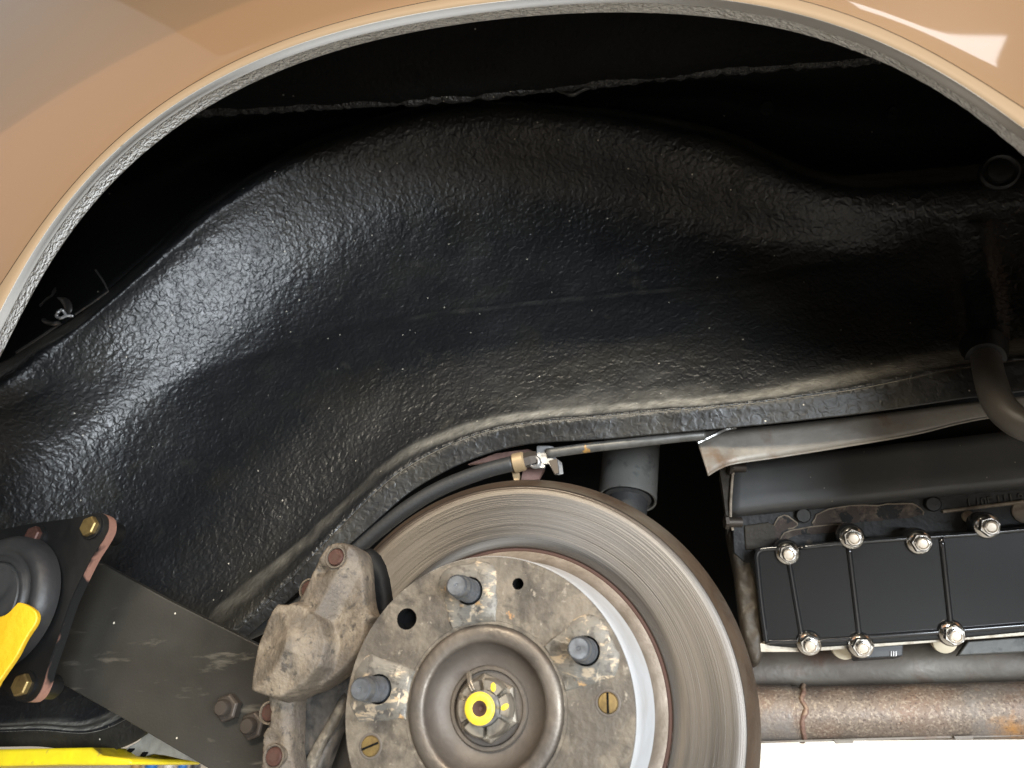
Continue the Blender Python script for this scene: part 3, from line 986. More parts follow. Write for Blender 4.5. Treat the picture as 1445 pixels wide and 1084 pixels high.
# scraped raised wheel seats round the studs
for i, a in enumerate(ST[:4]):
    prng = random.Random(30 + i)
    out = []
    h0, h1 = 0.24, 0.205
    for k in range(11):
        t = k / 10
        out.append((0.0472 + 0.0005 * prng.random(), a - h0 * 1.12 + 2 * h0 * 1.12 * t))
    for k in range(1, 6):
        t = k / 6
        out.append((0.0472 + 0.033 * t, a + h0 * 1.1 + (h1 * 1.1 - h0 * 1.1) * t + prng.uniform(-.012, .012)))
    for k in range(11):
        t = k / 10
        out.append((0.0805 - 0.003 * abs(2 * t - 1) ** 4 + prng.uniform(-.0006, .0006), a + h1 - 2 * h1 * t))
    for k in range(1, 6):
        t = k / 6
        out.append((0.0802 - 0.033 * t, a - h1 * 1.1 - (h0 * 1.1 - h1 * 1.1) * t + prng.uniform(-.012, .012)))
    P2 = [Vector((r * math.cos(q), r * math.sin(q))) for r, q in out]
    n = len(P2)
    E2 = [(k, (k + 1) % n) for k in range(n)]
    sx, sy = 0.065 * math.cos(a), 0.065 * math.sin(a)
    b = n
    for k in range(28):
        P2.append(Vector((sx + 0.0084 * math.cos(2 * math.pi * k / 28), sy + 0.0084 * math.sin(2 * math.pi * k / 28))))
    E2 += [(b + k, b + (k + 1) % 28) for k in range(28)]
    v2, _, f2, *_ = delaunay_2d_cdt(P2, E2, [], 1, 1e-6)
    outer = set(range(n))
    vs = [Vector((v.x, v.y, 0.0009)) for v in v2]
    fs = [tuple(f) for f in f2 if math.hypot(sum(v2[i].x for i in f) / 3 - sx, sum(v2[i].y for i in f) / 3 - sy) > 0.0083]
    for k in range(n):
        vs.append(Vector((v2[k].x, v2[k].y, 0)) * 1.0 + (Vector((v2[k].x, v2[k].y, 0)) - Vector((sx, sy, 0))).normalized() * 0.0012)
    nb = len(v2)
    for k in range(n):
        j = (k + 1) % n
        fs.append((k, j, nb + j, nb + k))
    loc_obj('wheel_seat', (vs, fs), MT['pad_scraped'], disc)
# slotted countersunk screws
for px, py, sa in ((523, 1053, 0.45), (858, 992, 1.65)):
    rr, aa = px_pol(px, py)
    T = Matrix.Translation(pol(rr, aa)) @ Matrix.Rotation(sa + math.pi / 2, 4, 'Z')
    s = loc_obj('screw', disc_cap([(0.0056, -0.002), (0.0056, 0.0004), (0.0050, 0.0011), (0.002, 0.0013)], 32, T), MT['brass'], disc)
    loc_obj('slot', prism([T @ Vector(v) for v in ((-0.0052, -0.0006, 0.0015), (0.0052, -0.0006, 0.0015), (0.0052, 0.0006, 0.0015), (-0.0052, 0.0006, 0.0015))], (0, 0, -0.002)), MT['hole'], s, smooth=False)
    loc_obj('screw_recess', lathe([(0.0056, 0.0002), (0.0064, 0.0004), (0.0070, 0.0002)], 32, T), MT['hub_dark'], s)

hub = thing('wheel_hub', 'greasy steel wheel hub with studs and yellow dabbed castle nut', 'wheel hub', mat4=HM)
loc_obj('hub_ring', lathe([(0.0450, -0.004), (0.0448, 0.0012), (0.0436, 0.0024), (0.0420, 0.0030), (0.0372, 0.0030), (0.0356, 0.0022), (0.0349, 0.0008)], 96), MT['hub'], hub, auto=False)
loc_obj('hub_ring_groove', lathe([(0.0472, 0.0003), (0.0462, -0.0025), (0.0450, -0.003)], 96), MT['hub_dark'], hub)  # darker groove round the hub ring
loc_obj('hub_cup', lathe([(0.0349, 0.0008), (0.0338, -0.003), (0.0300, -0.0075), (0.0250, -0.0095), (0.0232, -0.0098)], 96), MT['hub_dark'], hub, auto=False)
loc_obj('thrust_washer', lathe([(0.0229, -0.0125), (0.0229, -0.0085), (0.0222, -0.0078), (0.0204, -0.0078), (0.0199, -0.009), (0.0199, -0.0145)], 80), MT['hub'], hub)
loc_obj('washer_face', lathe([(0.0235, -0.0100), (0.019, -0.0104), (0.004, -0.0104)], 48), MT['hub_dark'], hub)
cn = loc_obj('castle_nut', hexa(0.0188, 0.0075, Matrix.Translation((0, 0, -0.0120)) @ Matrix.Rotation(0.2, 4, 'Z')), MT['nut'], hub, smooth=False, bevel=0.0007)
# castellations: six posts with a slot between each
for k in range(6):
    a0 = k * math.pi / 3 + 0.30
    vs = []
    fs = []
    n = 7
    for z, ro in ((-0.0065, 0.0162), (0.0018, 0.0156), (0.0030, 0.0146)):
        for q in range(n):
            a = a0 + (math.pi / 3 - 0.22) * q / (n - 1)
            vs.append(Vector((ro * math.cos(a), ro * math.sin(a), z)))
        for q in range(n - 1, -1, -1):
            a = a0 + (math.pi / 3 - 0.22) * q / (n - 1)
            vs.append(Vector((0.0098 * math.cos(a), 0.0098 * math.sin(a), z)))
    mm = 2 * n
    for r in range(2):
        for q in range(mm):
            j = (q + 1) % mm
            fs.append((r * mm + q, r * mm + j, (r + 1) * mm + j, (r + 1) * mm + q))
    fs.append(tuple(range(2 * mm, 3 * mm)))
    yel = k in (4, 5)
    loc_obj('castellation', (vs, fs), MT['nut'], cn)
    if yel:
        am = a0 + 0.37
        dab = loc_obj('paint_dab', disc_cap([(0.0026, 0.0029), (0.0022, 0.0035), (0.001, 0.0037)], 12, Matrix.Translation(pol(0.0122, am)) @ Matrix.Rotation(am + 0.5, 4, 'Z') @ Matrix.Diagonal((1.0, 0.6, 1, 1))), MT['yellow_dab'], cn)
axl = loc_obj('axle_end', disc_cap([(0.0093, -0.006), (0.0093, 0.0098), (0.0086, 0.0112), (0.0043, 0.0112), (0.0042, 0.0080)], 48), MT['zinc'], hub)
loc_obj('paint_dab', lathe([(0.0088, 0.0105), (0.0084, 0.0116), (0.006, 0.0119), (0.0048, 0.0118), (0.0042, 0.0116)], 48), MT['yellow_dab'], axl, auto=False)
loc_obj('centre_drill', lathe([(0.0042, 0.01165), (0.0024, 0.0106), (0.0012, 0.0085), (0.0001, 0.0082)], 32), MT['rust_line'], axl)
cot = [pol(0.0105, 0.72, 0.004), pol(0.0145, 0.70, 0.0035), pol(0.0178, 0.66, 0.0005), pol(0.0208, 0.64, -0.002), pol(0.0214, 0.60, -0.003), pol(0.0200, 0.58, -0.001), pol(0.0160, 0.60, 0.002), pol(0.0105, 0.62, 0.003)]
loc_obj('split_pin', tube(catmull(cot, 4), 0.0010, 8), MT['nut'], hub, auto=False)
for a in ST[:3]:
    T = Matrix.Translation(pol(0.065, a))
    prof = [(0.0071, -0.010), (0.0071, 0.002)]
    z = 0.002
    while z < 0.0165:
        prof += [(0.0070, z), (0.00655, z + 0.0006), (0.0070, z + 0.0012)]
        z += 0.0015
    prof += [(0.0069, 0.0175), (0.0062, 0.0186), (0.0061, 0.0258), (0.0052, 0.0270), (0.0012, 0.0270), (0.0008, 0.0264)]
    loc_obj('stud', disc_cap(prof, 40, T), MT['stud'], hub)
    mark_sharp(C.objects[-1].data, 18)

# ------------------------------------------------------------------ brake caliper
cal = thing('brake_caliper', 'weathered cast brake caliper clamped over left edge of the disc', 'brake caliper', P(440, 940, 0.48))
oc = smooth_outline([(461, 783), (470, 772), (484, 767.5), (499, 770), (511, 779), (516, 798), (518, 828), (521, 852), (526, 866), (533, 871), (520, 880), (519, 895), (511, 916), (500, 932), (487, 947), (470, 961), (450, 973), (428, 981), (411, 991), (402, 991), (386, 984), (369, 977), (369, 962), (375, 921), (386, 890), (396, 866), (405, 854), (421, 855), (429, 846), (438, 829), (449, 803)], 3)


BLK = [(405, 854), (425, 852), (447, 858), (468, 880), (477, 908), (470, 942), (442, 970), (411, 988), (386, 984), (369, 977), (370, 955), (376, 920), (386, 890), (396, 866)]


def sstep(a, b, v):
    t = max(0.0, min(1.0, (v - a) / (b - a)))
    return t * t * (3 - 2 * t)


def h_cal(x, y):
    # flat-topped piston block, ridge up to the bolt boss, facet falling away to the right
    d = dist_poly((x, y), BLK) * (1 if inside((x, y), BLK) else -1)
    blk = 0.0105 * sstep(-7, 5, d) + 0.0000035 * max(0, d) ** 2
    ax, ay, bx, by = 494, 796, 458, 866
    L2 = math.hypot(bx - ax, by - ay)
    sr = -((x - ax) * (by - ay) - (y - ay) * (bx - ax)) / L2 * -1
    fac = 0.0075 - (0.00034 * sr if sr > 0 else -0.00012 * sr)
    fac -= 0.005 * sstep(868, 930, y)
    bs = math.hypot(x - 476, y - 788)
    boss = 0.0052 * sstep(25, 17, bs)
    if bs < 22:
        fac = min(fac, 0.0052)
    notch = 0.004 * gau(x, y, 463, 809, 9, 7)
    n = 0.0008 * noise.noise(Vector((x * 0.05, y * 0.05, 0)))
    return max(blk, fac, boss, 0.0) - notch + n


obj('body', cast_part(oc, 0.4700, 0.013, h_cal, 2.4, 4.5, 0.004), MT['caliper'], cal, auto=False)
# casting marks raised on the block
for pts_ in ([(406, 868), (414, 873), (410, 880), (403, 876)], [(388, 914), (399, 917), (399, 932), (388, 930)], [(383, 950), (388, 957), (380, 968)]):
    obj('casting_mark', tube(catmull([P(a, b, 0.4552) for a, b in pts_], 4), 0.0007, 6), MT['caliper'], cal)
rg = [P(421 + 11 * math.cos(2 * math.pi * k / 24), 931 + 12 * math.sin(2 * math.pi * k / 24), 0.4550) for k in range(25)]
obj('casting_ring', tube(rg, 0.0006, 6), MT['caliper'], cal)


def torx(parent, c, ax, r, h):
    m = frame(c, ax)
    b = obj('torx_bolt', disc_cap([(r, -0.006), (r, h * 0.6), (r * 0.86, h), (r * 0.6, h * 1.02)], 36, m), MT['torx'], parent)
    out = []
    for k in range(36):
        a = 2 * math.pi * k / 36
        out.append(m @ Vector(((r * 0.47 + r * 0.09 * math.cos(6 * a)) * math.cos(a), (r * 0.47 + r * 0.09 * math.cos(6 * a)) * math.sin(a), h * 1.06)))
    obj('socket', prism(out, -Vector(ax).normalized() * 0.002), MT['rust_line'], b, smooth=False)
    rr = obj('counterbore', lathe([(r * 1.02, h * 0.3), (r * 1.12, h * 0.8), (r * 1.28, h * 0.82), (r * 1.4, -0.003)], 36, m), MT['caliper'], b)
    return b


AXC = (-0.05, -1, 0.0)
torx(cal, P(475, 787, 0.4610), AXC, 0.0056, 0.0022)
torx(cal, P(437, 832, 0.497), AXC, 0.0058, 0.0022)
torx(cal, P(388, 1068, 0.4680), AXC, 0.0056, 0.0022)
torx(cal, P(381, 1006, 0.494), AXC, 0.0056, 0.0022)
ol = smooth_outline([(380, 968), (398, 972), (416, 974), (416, 1020), (415, 1060), (417, 1110), (376, 1110), (375, 1060), (375, 1035), (383, 1025), (386, 1005)], 3)
obj('lower_arm', cast_part(ol, 0.4735, 0.014, lambda x, y: 0.003 * sstep(414, 404, x) - 0.003 * gau(x, y, 392, 1045, 14, 12) + 0.0006 * noise.noise(Vector((x * 0.06, y * 0.06, 3))), 3, 4, 0.003), MT['caliper'], cal, auto=False)
op = [(408, 985), (450, 968), (512, 915), (503, 965), (474, 1035), (446, 1110), (404, 1110)]
obj('pad_backing', cast_part(op, 0.4965, 0.012, lambda x, y: 0, 8, 6, 0.002), MT['caliper_dark'], cal, auto=False)
oe = [(478, 988), (486, 978), (491, 986), (476, 1022), (458, 1056), (436, 1104), (416, 1104), (436, 1064), (458, 1026)]
obj('pad_edge', cast_part(oe, 0.494, 0.016, lambda x, y: 0.0008 * noise.noise(Vector((x * 0.1, y * 0.1, 7))), 3, 4, 0.003), MT['caliper_mid'], cal, auto=False)
ob = smooth_outline([(500, 782), (524, 774), (540, 796), (548, 835), (552, 880), (548, 910), (522, 925), (500, 900)], 2)
obj('caliper_shadow', cast_part(ob, 0.5030, 0.009, lambda x, y: 0, 8, 5, 0.002), MT['black'], cal, auto=False)  # black slab standing in for the shadow right of the caliper

# ------------------------------------------------------------------ spring plate and its cover
bl = thing('spring_plate', 'flat dark olive steel spring plate running down to the caliper', 'spring plate', P(250, 930, 0.53))
qo = [(126, 786), (240, 848), (380, 918), (480, 968), (490, 1150), (400, 1142), (296, 1086), (180, 1018), (70, 955)]
obj('blade', prism([P(a, b, 0.530) for a, b in qo], (0, 0.0095, 0)), MT['blade'], bl, smooth=False, bevel=0.0008)
for px, py, tip in ((326, 999, 1), (362, 1024, 1)):
    m = frame(P(px, py, 0.5298), (-0.02, -1, -0.02), (0.2, 0, 1))
    nb = obj('nut', hexa(0.0098, 0.0075, m, 0.14), MT['old_bolt'], bl, smooth=False, bevel=0.0006)
    obj('bolt_end', disc_cap([(0.0056, 0.0), (0.0056, 0.0115), (0.0046, 0.0130), (0.002, 0.0131)], 28, m), MT['old_bolt'], nb)

cv = thing('spring_plate_cover', 'black bolted cover plate with bare copper coloured worn edge', 'cover plate', P(80, 860, 0.49))
co = [(149, 727), (153, 733), (153, 746), (148, 758), (140, 771), (128, 790), (112, 822), (100, 848), (88, 882), (78, 912), (68, 940), (62, 962), (56, 977), (48, 987), (38, 991), (24, 988), (12, 978), (0, 962), (-60, 900), (-130, 860), (-140, 800), (-60, 765), (30, 742), (100, 732), (138, 724)]
cpts = [P(a, b, 0.478) for a, b in smooth_outline(co, 3)]
obj('plate', prism([p + Vector((0, -0.0004, 0)) for p in cpts], (0, 0.0010, 0)), MT['cover'], cv, smooth=False)
n_ = len(cpts)
obj('plate_edge', ([p for p in cpts] + [p + Vector((0, 0.0085, 0)) for p in cpts], [(i, (i + 1) % n_, (i + 1) % n_ + n_, i + n_) for i in range(n_)] + [tuple(range(2 * n_ - 1, n_ - 1, -1))]), MT['cover_edge'], cv)
for px, py, mt, r in ((130, 744, 'brass', 0.0078), (35, 967, 'brass', 0.0080), (51, 757, 'torx', 0.0075)):
    m = frame(P(px, py, 0.4775), (-0.10, -1, 0.02), (0.3, 0, 1))
    hb_ = obj('bolt', hexa(r, 0.0052, m, 0.10), MT[mt], cv, smooth=False, bevel=0.0006)
    obj('washer', disc_cap([(r * 1.22, -0.001), (r * 1.22, 0.0009), (r * 1.0, 0.0012)], 32, m), MT['cover'], hb_)
    if px > 30 and mt == 'brass':
        m2 = frame(P(px, py, 0.4775), (0, 1, 0))
        obj('spacer', disc_cap([(0.0088, 0.009), (0.0088, 0.026), (0.0075, 0.028)], 28, m2), MT['cover'], hb_)
bm_ = frame(P(-2, 850, 0.470), (-0.06, -1, 0))
bush = obj('rubber_bush', lathe([(0.050, -0.006), (0.049, 0.001), (0.0455, 0.006), (0.041, 0.0085), (0.037, 0.0075), (0.0345, 0.005), (0.0325, 0.0085), (0.030, 0.0105), (0.0285, 0.0085), (0.0275, 0.006)], 72, bm_), MT['rubber'], cv, auto=False)
obj('end_cap', disc_cap([(0.0280, 0.002), (0.0280, 0.0080), (0.0268, 0.0095), (0.012, 0.0100)], 64, bm_), MT['cap'], cv)

yb = [(25, 850), (31, 851), (38, 854), (46, 859), (51, 865), (52, 873), (48, 883), (41, 893), (33, 906), (24, 924), (12, 942), (-2, 962), (-60, 1050), (-120, 1000), (-40, 880), (-8, 872), (6, 868), (14, 862)]
yo = obj('yellow_bar', prism([P(a, b, 0.444) for a, b in smooth_outline(yb, 2)], (0, 0.004, 0)), MT['yellow_flaked'], bevel=0.0008)
tag(yo, 'chipped yellow painted bar end over the rubber bush', 'bar')

# ------------------------------------------------------------------ lift arm and jacking plate at the bottom left
la = [(-160, 1060), (128, 1055), (143, 1066), (184, 1071), (186, 1079), (160, 1080), (90, 1079), (-160, 1086)]
lo = obj('lift_arm', prism([P(a, b, 0.560) for a, b in la], (0, 0.09, -0.004)), MT['yellow_lift'], bevel=0.002)
tag(lo, 'bright yellow lift arm under the sill', 'lift arm')
jk = thing('jacking_plate', 'slotted grey jacking plate between yellow arm and spring plate', 'plate', P(200, 1055, 0.6))
obj('plate', prism([P(a, b, 0.600) for a, b in ((160, 1066), (196, 1046), (215, 1022), (300, 1080), (250, 1070), (232, 1066), (215, 1064), (196, 1070))], (0, 0.004, 0)), MT['grey_plate'], jk, smooth=False, bevel=0.0006)
for pts_ in ([(176, 1064), (190, 1057)], [(197, 1069), (209, 1062)]):
    obj('slot', tube([P(pts_[0][0], pts_[0][1], 0.5995), P((pts_[0][0] + pts_[1][0]) / 2, (pts_[0][1] + pts_[1][1]) / 2 - 0.6, 0.5993), P(pts_[1][0], pts_[1][1], 0.5995)], [0.0005, 0.0022, 0.0005], 8), MT['hole'], jk)

# ------------------------------------------------------------------ shock absorber, hose, brake line
sh = thing('shock_absorber', 'dull grey shock absorber tube behind the top of the disc', 'shock absorber', P(890, 690, 0.68))
top, bot = P(897, 560, 0.70), P(885, 706, 0.675)
axd = (bot - top).normalized()
r_s = 0.0262
m = frame(bot, -axd)
L_ = (top - bot).length + 0.05
obj('dust_tube', lathe([(r_s * 0.90, 0.012), (r_s * 0.93, 0.0005), (r_s, 0.0), (r_s * 1.01, 0.004), (r_s, 0.008), (r_s, L_)], 64, m), MT['shock'], sh)
obj('body', disc_cap([(r_s * 0.70, -0.03), (r_s * 0.70, -0.001), (r_s * 0.82, 0.001), (r_s * 0.82, 0.02)], 48, m), MT['hose'], sh)

ho = thing('brake_hose', 'black rubber brake hose with tan ferrule under the frame rail', 'brake hose', P(650, 690, 0.6))
hp = catmull([P(332, 900, 0.600), P(385, 876, 0.598), P(430, 848, 0.598), P(500, 778, 0.596), P(565, 724, 0.594), P(620, 690, 0.594), P(680, 666, 0.594), P(724, 654, 0.595)], 10)
obj('hose', tube(hp, 0.0066, 20), MT['hose'], ho, auto=False)
fa, fb = P(724, 654, 0.595), P(738, 651, 0.595)
obj('ferrule', tube([fa, fa + (fb - fa) * 0.1, fb + (fb - fa) * 0.05, fb + (fb - fa) * 0.2], [0.0070, 0.0082, 0.0082, 0.0068], 24), MT['ferrule'], ho)
obj('fitting', tube([fb, P(748, 648, 0.596), P(758, 646, 0.597)], [0.0066, 0.0066, 0.0056], 6), MT['old_bolt'], ho, smooth=False)
br = thing('hose_bracket', 'crumpled metal bracket tab holding the brake hose above the disc', 'bracket', P(770, 645, 0.6))
obj('tab', prism([P(a, b, 0.598) for a, b in ((757, 629), (774, 629), (777, 645), (786, 652), (788, 668), (782, 670), (774, 655), (763, 655), (757, 645))], (0.004, 0.003, 0)), MT['zinc'], br, smooth=False, bevel=0.0005)
obj('tab_fold', prism([P(a, b, 0.594) for a, b in ((774, 650), (786, 647), (789, 667), (783, 670), (778, 661))], (0, 0.002, 0)), MT['old_bolt'], br, smooth=False, bevel=0.0004)
em = frame(P(754, 652, 0.594), (-0.25, -1, -0.15))
obj('eyelet', lathe([(0.0030, -0.002), (0.0030, 0.0008), (0.0036, 0.0014), (0.0048, 0.0012), (0.0056, 0.0), (0.0056, -0.002)], 32, em), MT['zinc'], br, auto=False)
obj('eyelet_skirt', prism([P(a, b, 0.5955) for a, b in ((750, 657), (762, 652), (769, 657), (768, 660), (756, 660))], (0, 0.003, 0)), MT['zinc'], br, smooth=False)
obj('stay', prism([P(a, b, 0.602) for a, b in ((721, 662), (731, 659), (733, 672), (732, 680), (726, 680))], (0, 0.003, 0)), MT['ferrule'], br, smooth=False)
pk = obj('primer_patch', prism([P(a, b, 0.615) for a, b in ((660, 655), (700, 640), (745, 634), (762, 640), (768, 662), (760, 676), (735, 680), (738, 662), (716, 646), (690, 652))], (0, 0.004, 0)), MT['primer'], br, smooth=False)
bp = catmull([P(772, 640, 0.598), P(830, 632, 0.596), P(900, 624, 0.596), P(960, 617, 0.598), P(995, 614, 0.60)], 8)
ln = obj('brake_line', tube(bp, 0.0042, 16), MT['line'], auto=False)
tag(ln, 'slim grey metal line along the lower edge of the rail', 'pipe')

# ------------------------------------------------------------------ engine side: tin strip, shroud, valve cover
tn = thing('tin_strip', 'stained bare metal seal strip with flared end under the rail', 'metal strip', P(1150, 620, 0.62))
upE = catmull([P(a, b, y) for a, b, y in ((985, 627, 0.605), (1010, 615, 0.608), (1033, 606, 0.612), (1100, 600, 0.612), (1200, 589, 0.612), (1300, 577, 0.612), (1380, 567, 0.612), (1520, 550, 0.612))], 8)
loE = catmull([P(a, b, y) for a, b, y in ((999, 671, 0.598), (1016, 661, 0.602), (1038, 654, 0.606), (1100, 645, 0.612), (1200, 629, 0.614), (1290, 613, 0.616), (1375, 593, 0.616), (1520, 570, 0.616))], 8)
vs, fs = [], []
for a, b in zip(upE, loE):
    for k in range(6):
        t = k / 5
        p = a.lerp(b, t)
        vs.append(p + Vector((0, -0.0004 * math.sin(math.pi * t), 0)))
for i in range(len(upE) - 1):
    for k in range(5):
        a = i * 6 + k
        fs.append((a, a + 1, a + 7, a + 6))
obj('strip', (vs, fs), MT['tin'], tn, auto=False, solid=0.0012)
obj('folded_edge', tube([p + Vector((0, -0.001, 0.0008)) for p in upE[:18]], 0.0013, 8), MT['tin_edge'], tn)
obj('end_flap', prism([P(a, b, 0.611) for a, b in ((976, 612), (1028, 605), (985, 626))], (0, 0.002, 0)), MT['tin'], tn, smooth=False)
obj('lower_hem', tube([p + Vector((0, -0.0005, 0)) for p in loE], 0.0009, 6), MT['tin'], tn)

sr = thing('engine_shroud', 'satin black dusty engine shroud panel under the tin strip', 'engine shroud', P(1240, 670, 0.70))
NV = Vector((0, -math.cos(math.radians(18)), -math.sin(math.radians(18))))
rows_px = [((1036, 652), (1445, 607), 0.690), ((1034, 668), (1445, 622), 0.690), ((1032, 700), (1445, 655), 0.690), ((1031, 716), (1445, 673), 0.6903), ((1031, 721), (1445, 679), 0.692), ((1031, 725), (1445, 684), 0.697), ((1031, 728), (1445, 688), 0.710), ((1031, 731), (1445, 692), 0.730)]
vs, fs = [], []
NC = 40
for (a, b, y) in rows_px:
    pa, pb = P(*a, y), P(*b, y)
    pb = pa + (pb - pa) * 1.4
    for k in range(NC):
        t = k / (NC - 1)
        p = pa.lerp(pb, t)
        vs.append(p + Vector((0, 0.0012 * noise.noise(p * 40), 0)))
for i in range(len(rows_px) - 1):
    for k in range(NC - 1):
        a = i * NC + k
        fs.append((a, a + 1, a + NC + 1, a + NC))
obj('panel', (vs, fs), MT['shroud'], sr, auto=False, solid=0.0015)
obj('panel_edge', tube([P(1036, 650, 0.689), P(1033, 680, 0.6885), P(1031, 710, 0.6885), P(1031, 735, 0.692), P(1034, 748, 0.697)], 0.0012, 8), MT['flake_rim'], sr)
obj('side_panel', prism([P(a, b, 0.692) for a, b in ((1035, 655), (1030, 735), (1026, 742), (1020, 690), (1015, 660))], (0.0, 0.04, 0)), MT['dirty_alloy'], sr, smooth=False)
for px, py in ((1042, 660), (1037, 737)):
    m = frame(P(px, py, 0.688), (-1, -0.25, 0))
    obj('clamp_bolt', join(disc_cap([(0.0045, -0.006), (0.0045, 0.006), (0.0035, 0.007)], 20, m), disc_cap([(0.0062, 0.006), (0.0062, 0.009), (0.005, 0.0095)], 6, m)), MT['old_bolt'], sr)
obj('top_cover', prism([P(a, b, 0.705) for a, b in ((1060, 648), (1100, 640), (1230, 622), (1300, 604), (1500, 570), (1500, 606), (1445, 611))], (0, 0.01, 0)), MT['cover'], sr, smooth=False)

cs = thing('cam_housing', 'black flaking cam housing casting between shroud and ribbed cover', 'engine casting', P(1250, 735, 0.73))
CP = P(1250, 760, 0.725)
obj('casting', prism([PP(a, b, CP, NV) for a, b in ((1033, 728), (1445, 686), (1600, 668), (1600, 960), (1445, 890), (1100, 915), (1062, 912), (1056, 800), (1035, 780))], -NV * 0.05), MT['casting'], cs, smooth=False, bevel=0.001)
obj('bare_corner', prism([PP(a, b, CP + NV * 0.002, NV) for a, b in ((1050, 742), (1084, 737), (1094, 742), (1096, 762), (1092, 770), (1062, 776), (1052, 776))], -NV * 0.004), MT['dirty_alloy'], cs, smooth=False, bevel=0.001)
for q in ([(1147, 738), (1153, 727), (1170, 718), (1200, 714), (1240, 713), (1262, 711), (1288, 711), (1298, 718), (1302, 726), (1280, 731), (1240, 735), (1200, 738), (1170, 742), (1150, 744)],
          [(1092, 742), (1100, 730), (1112, 728), (1120, 735), (1126, 742), (1112, 746), (1103, 752), (1098, 765), (1093, 765)],
          [(1101, 762), (1108, 752), (1130, 746), (1160, 742), (1186, 741), (1182, 749), (1160, 753), (1130, 755), (1112, 760)]):
    so = smooth_outline(q, 2)
    rr = random.Random(len(q))
    so = [(a + rr.uniform(-1.2, 1.2), b + rr.uniform(-1, 1)) for a, b in so]
    f = obj('bare_patch', prism([PP(a, b, CP + NV * 0.0016, NV) for a, b in so], -NV * 0.003), MT['flaked'], cs, smooth=False)
    obj('flake_edge', tube([PP(a, b, CP + NV * 0.0017, NV) for a, b in so[:int(len(so) * 0.62)]], 0.0006, 6), MT['flake_rim'], f)
for px, py in ((1133, 727), (1315, 711)):
    obj('bolt', disc_cap([(0.0066, -0.002), (0.0066, 0.004), (0.0056, 0.0052)], 24, frame(PP(px, py, CP + NV * 0.002, NV), NV)), MT['rubber'], cs)
obj('web', tube([PP(a, b, CP + NV * 0.002, NV) for a, b in ((1330, 722), (1380, 716), (1445, 708), (1560, 694))], 0.0016, 8), MT['flake_rim'], cs)
obj('bare_spot', disc_cap([(0.005, -0.002), (0.005, 0.001), (0.0035, 0.0016)], 14, frame(PP(1366, 729, CP + NV * 0.001, NV), NV)), MT['flake_rim'], cs)
obj('bare_spot', disc_cap([(0.010, -0.002), (0.010, 0.001), (0.0085, 0.0016)], 14, frame(PP(1446, 722, CP + NV * 0.001, NV), NV)), MT['flake_rim'], cs)
# raised cast part number
tx = bpy.data.curves.new('cast_number', 'FONT')
tx.body = '1.10E.111 9'
tx.size = 0.0155
tx.extrude = 0.0010
tx.offset = 0.0001
tmp = bpy.data.objects.new('tmp_text', tx)
C.objects.link(tmp)
bpy.context.view_layer.update()
me = bpy.data.meshes.new_from_object(tmp.evaluated_get(bpy.context.evaluated_depsgraph_get()))
bpy.data.objects.remove(tmp)
p0, p1 = PP(1364, 716, CP + NV * 0.001, NV), PP(1445, 707, CP + NV * 0.001, NV)
xa = (p1 - p0).normalized()
tm = Matrix((xa, NV.cross(xa), NV)).transposed().to_4x4()
tm.translation = p0
wt = max(v.co.x for v in me.vertices)
me.transform(tm @ Matrix.Scale((p1 - p0).length / wt, 4))
me.name = 'cast_number'
link('cast_number', me, M('cast_letters', (0.04, 0.038, 0.034), 0.45, mott=[(200, (0.16, 0.13, 0.1), 0.55, 0.7, 4)]), cs)

# valve cover
vc = thing('valve_cover', 'shiny black ribbed valve cover held by bright flange nuts', 'valve cover', P(1250, 840, 0.71))
VP = P(1250, 840, 0.715)


def V(px, py, h=0.0):
    return PP(px, py, VP, NV) + NV * h


top_e = [(1066, 778), (1100, 771), (1128, 772), (1185, 766), (1250, 761), (1308, 757), (1382, 752), (1445, 746), (1600, 733)]
bot_e = [(1600, 880), (1445, 893), (1340, 903), (1210, 911), (1130, 916), (1085, 912), (1080, 906)]
obj('plate', prism([V(a, b) for a, b in top_e + bot_e], -NV * 0.022), MT['gloss_black'], vc, smooth=False, bevel=0.0018, bseg=3)
for pa, pb in (((1112, 786), (1132, 902)), ((1197, 768), (1213, 902)), ((1328, 757), (1342, 888)), ((1470, 745), (1490, 885))):
    pts_ = [V(pa[0] + (pb[0] - pa[0]) * k / 12, pa[1] + (pb[1] - pa[1]) * k / 12, 0.0002) for k in range(13)]
    obj('rib', tube(pts_, 0.0023, 14), MT['rim_gloss'], vc, auto=False)
obj('rim', tube(catmull([V(a, b, 0.0002) for a, b in [(1128, 773), (1185, 767), (1250, 762), (1308, 758), (1382, 753), (1445, 747), (1600, 734)]], 5), 0.0021, 12), MT['rim_gloss'], vc, auto=False)
obj('rim', tube(catmull([V(a, b, 0.0002) for a, b in [(1105, 773), (1090, 774), (1074, 776), (1068, 783), (1069, 800), (1074, 850), (1080, 895), (1082, 905)]], 5), 0.0023, 12), MT['rim_gloss'], vc, auto=False)
obj('rim', tube(catmull([V(a, b, 0.0002) for a, b in [(1082, 905), (1110, 905), (1165, 903), (1250, 897), (1345, 890), (1445, 882), (1600, 870)]], 5), 0.0023, 12), MT['rim_gloss'], vc, auto=False)
obj('gasket_strip', prism([V(a, b, -0.004) for a, b in [(1067, 909), (1085, 911), (1130, 911), (1210, 907), (1340, 897), (1445, 889), (1600, 876), (1600, 886), (1445, 899), (1340, 907), (1210, 917), (1130, 922), (1068, 922)]], -NV * 0.012), MT['gasket'], vc, smooth=False, bevel=0.0006)
nuts = [(1111, 780), (1201, 758), (1296, 765), (1391, 742), (1141, 907), (1214, 910), (1342, 893)]
nut_me = stud_me = None
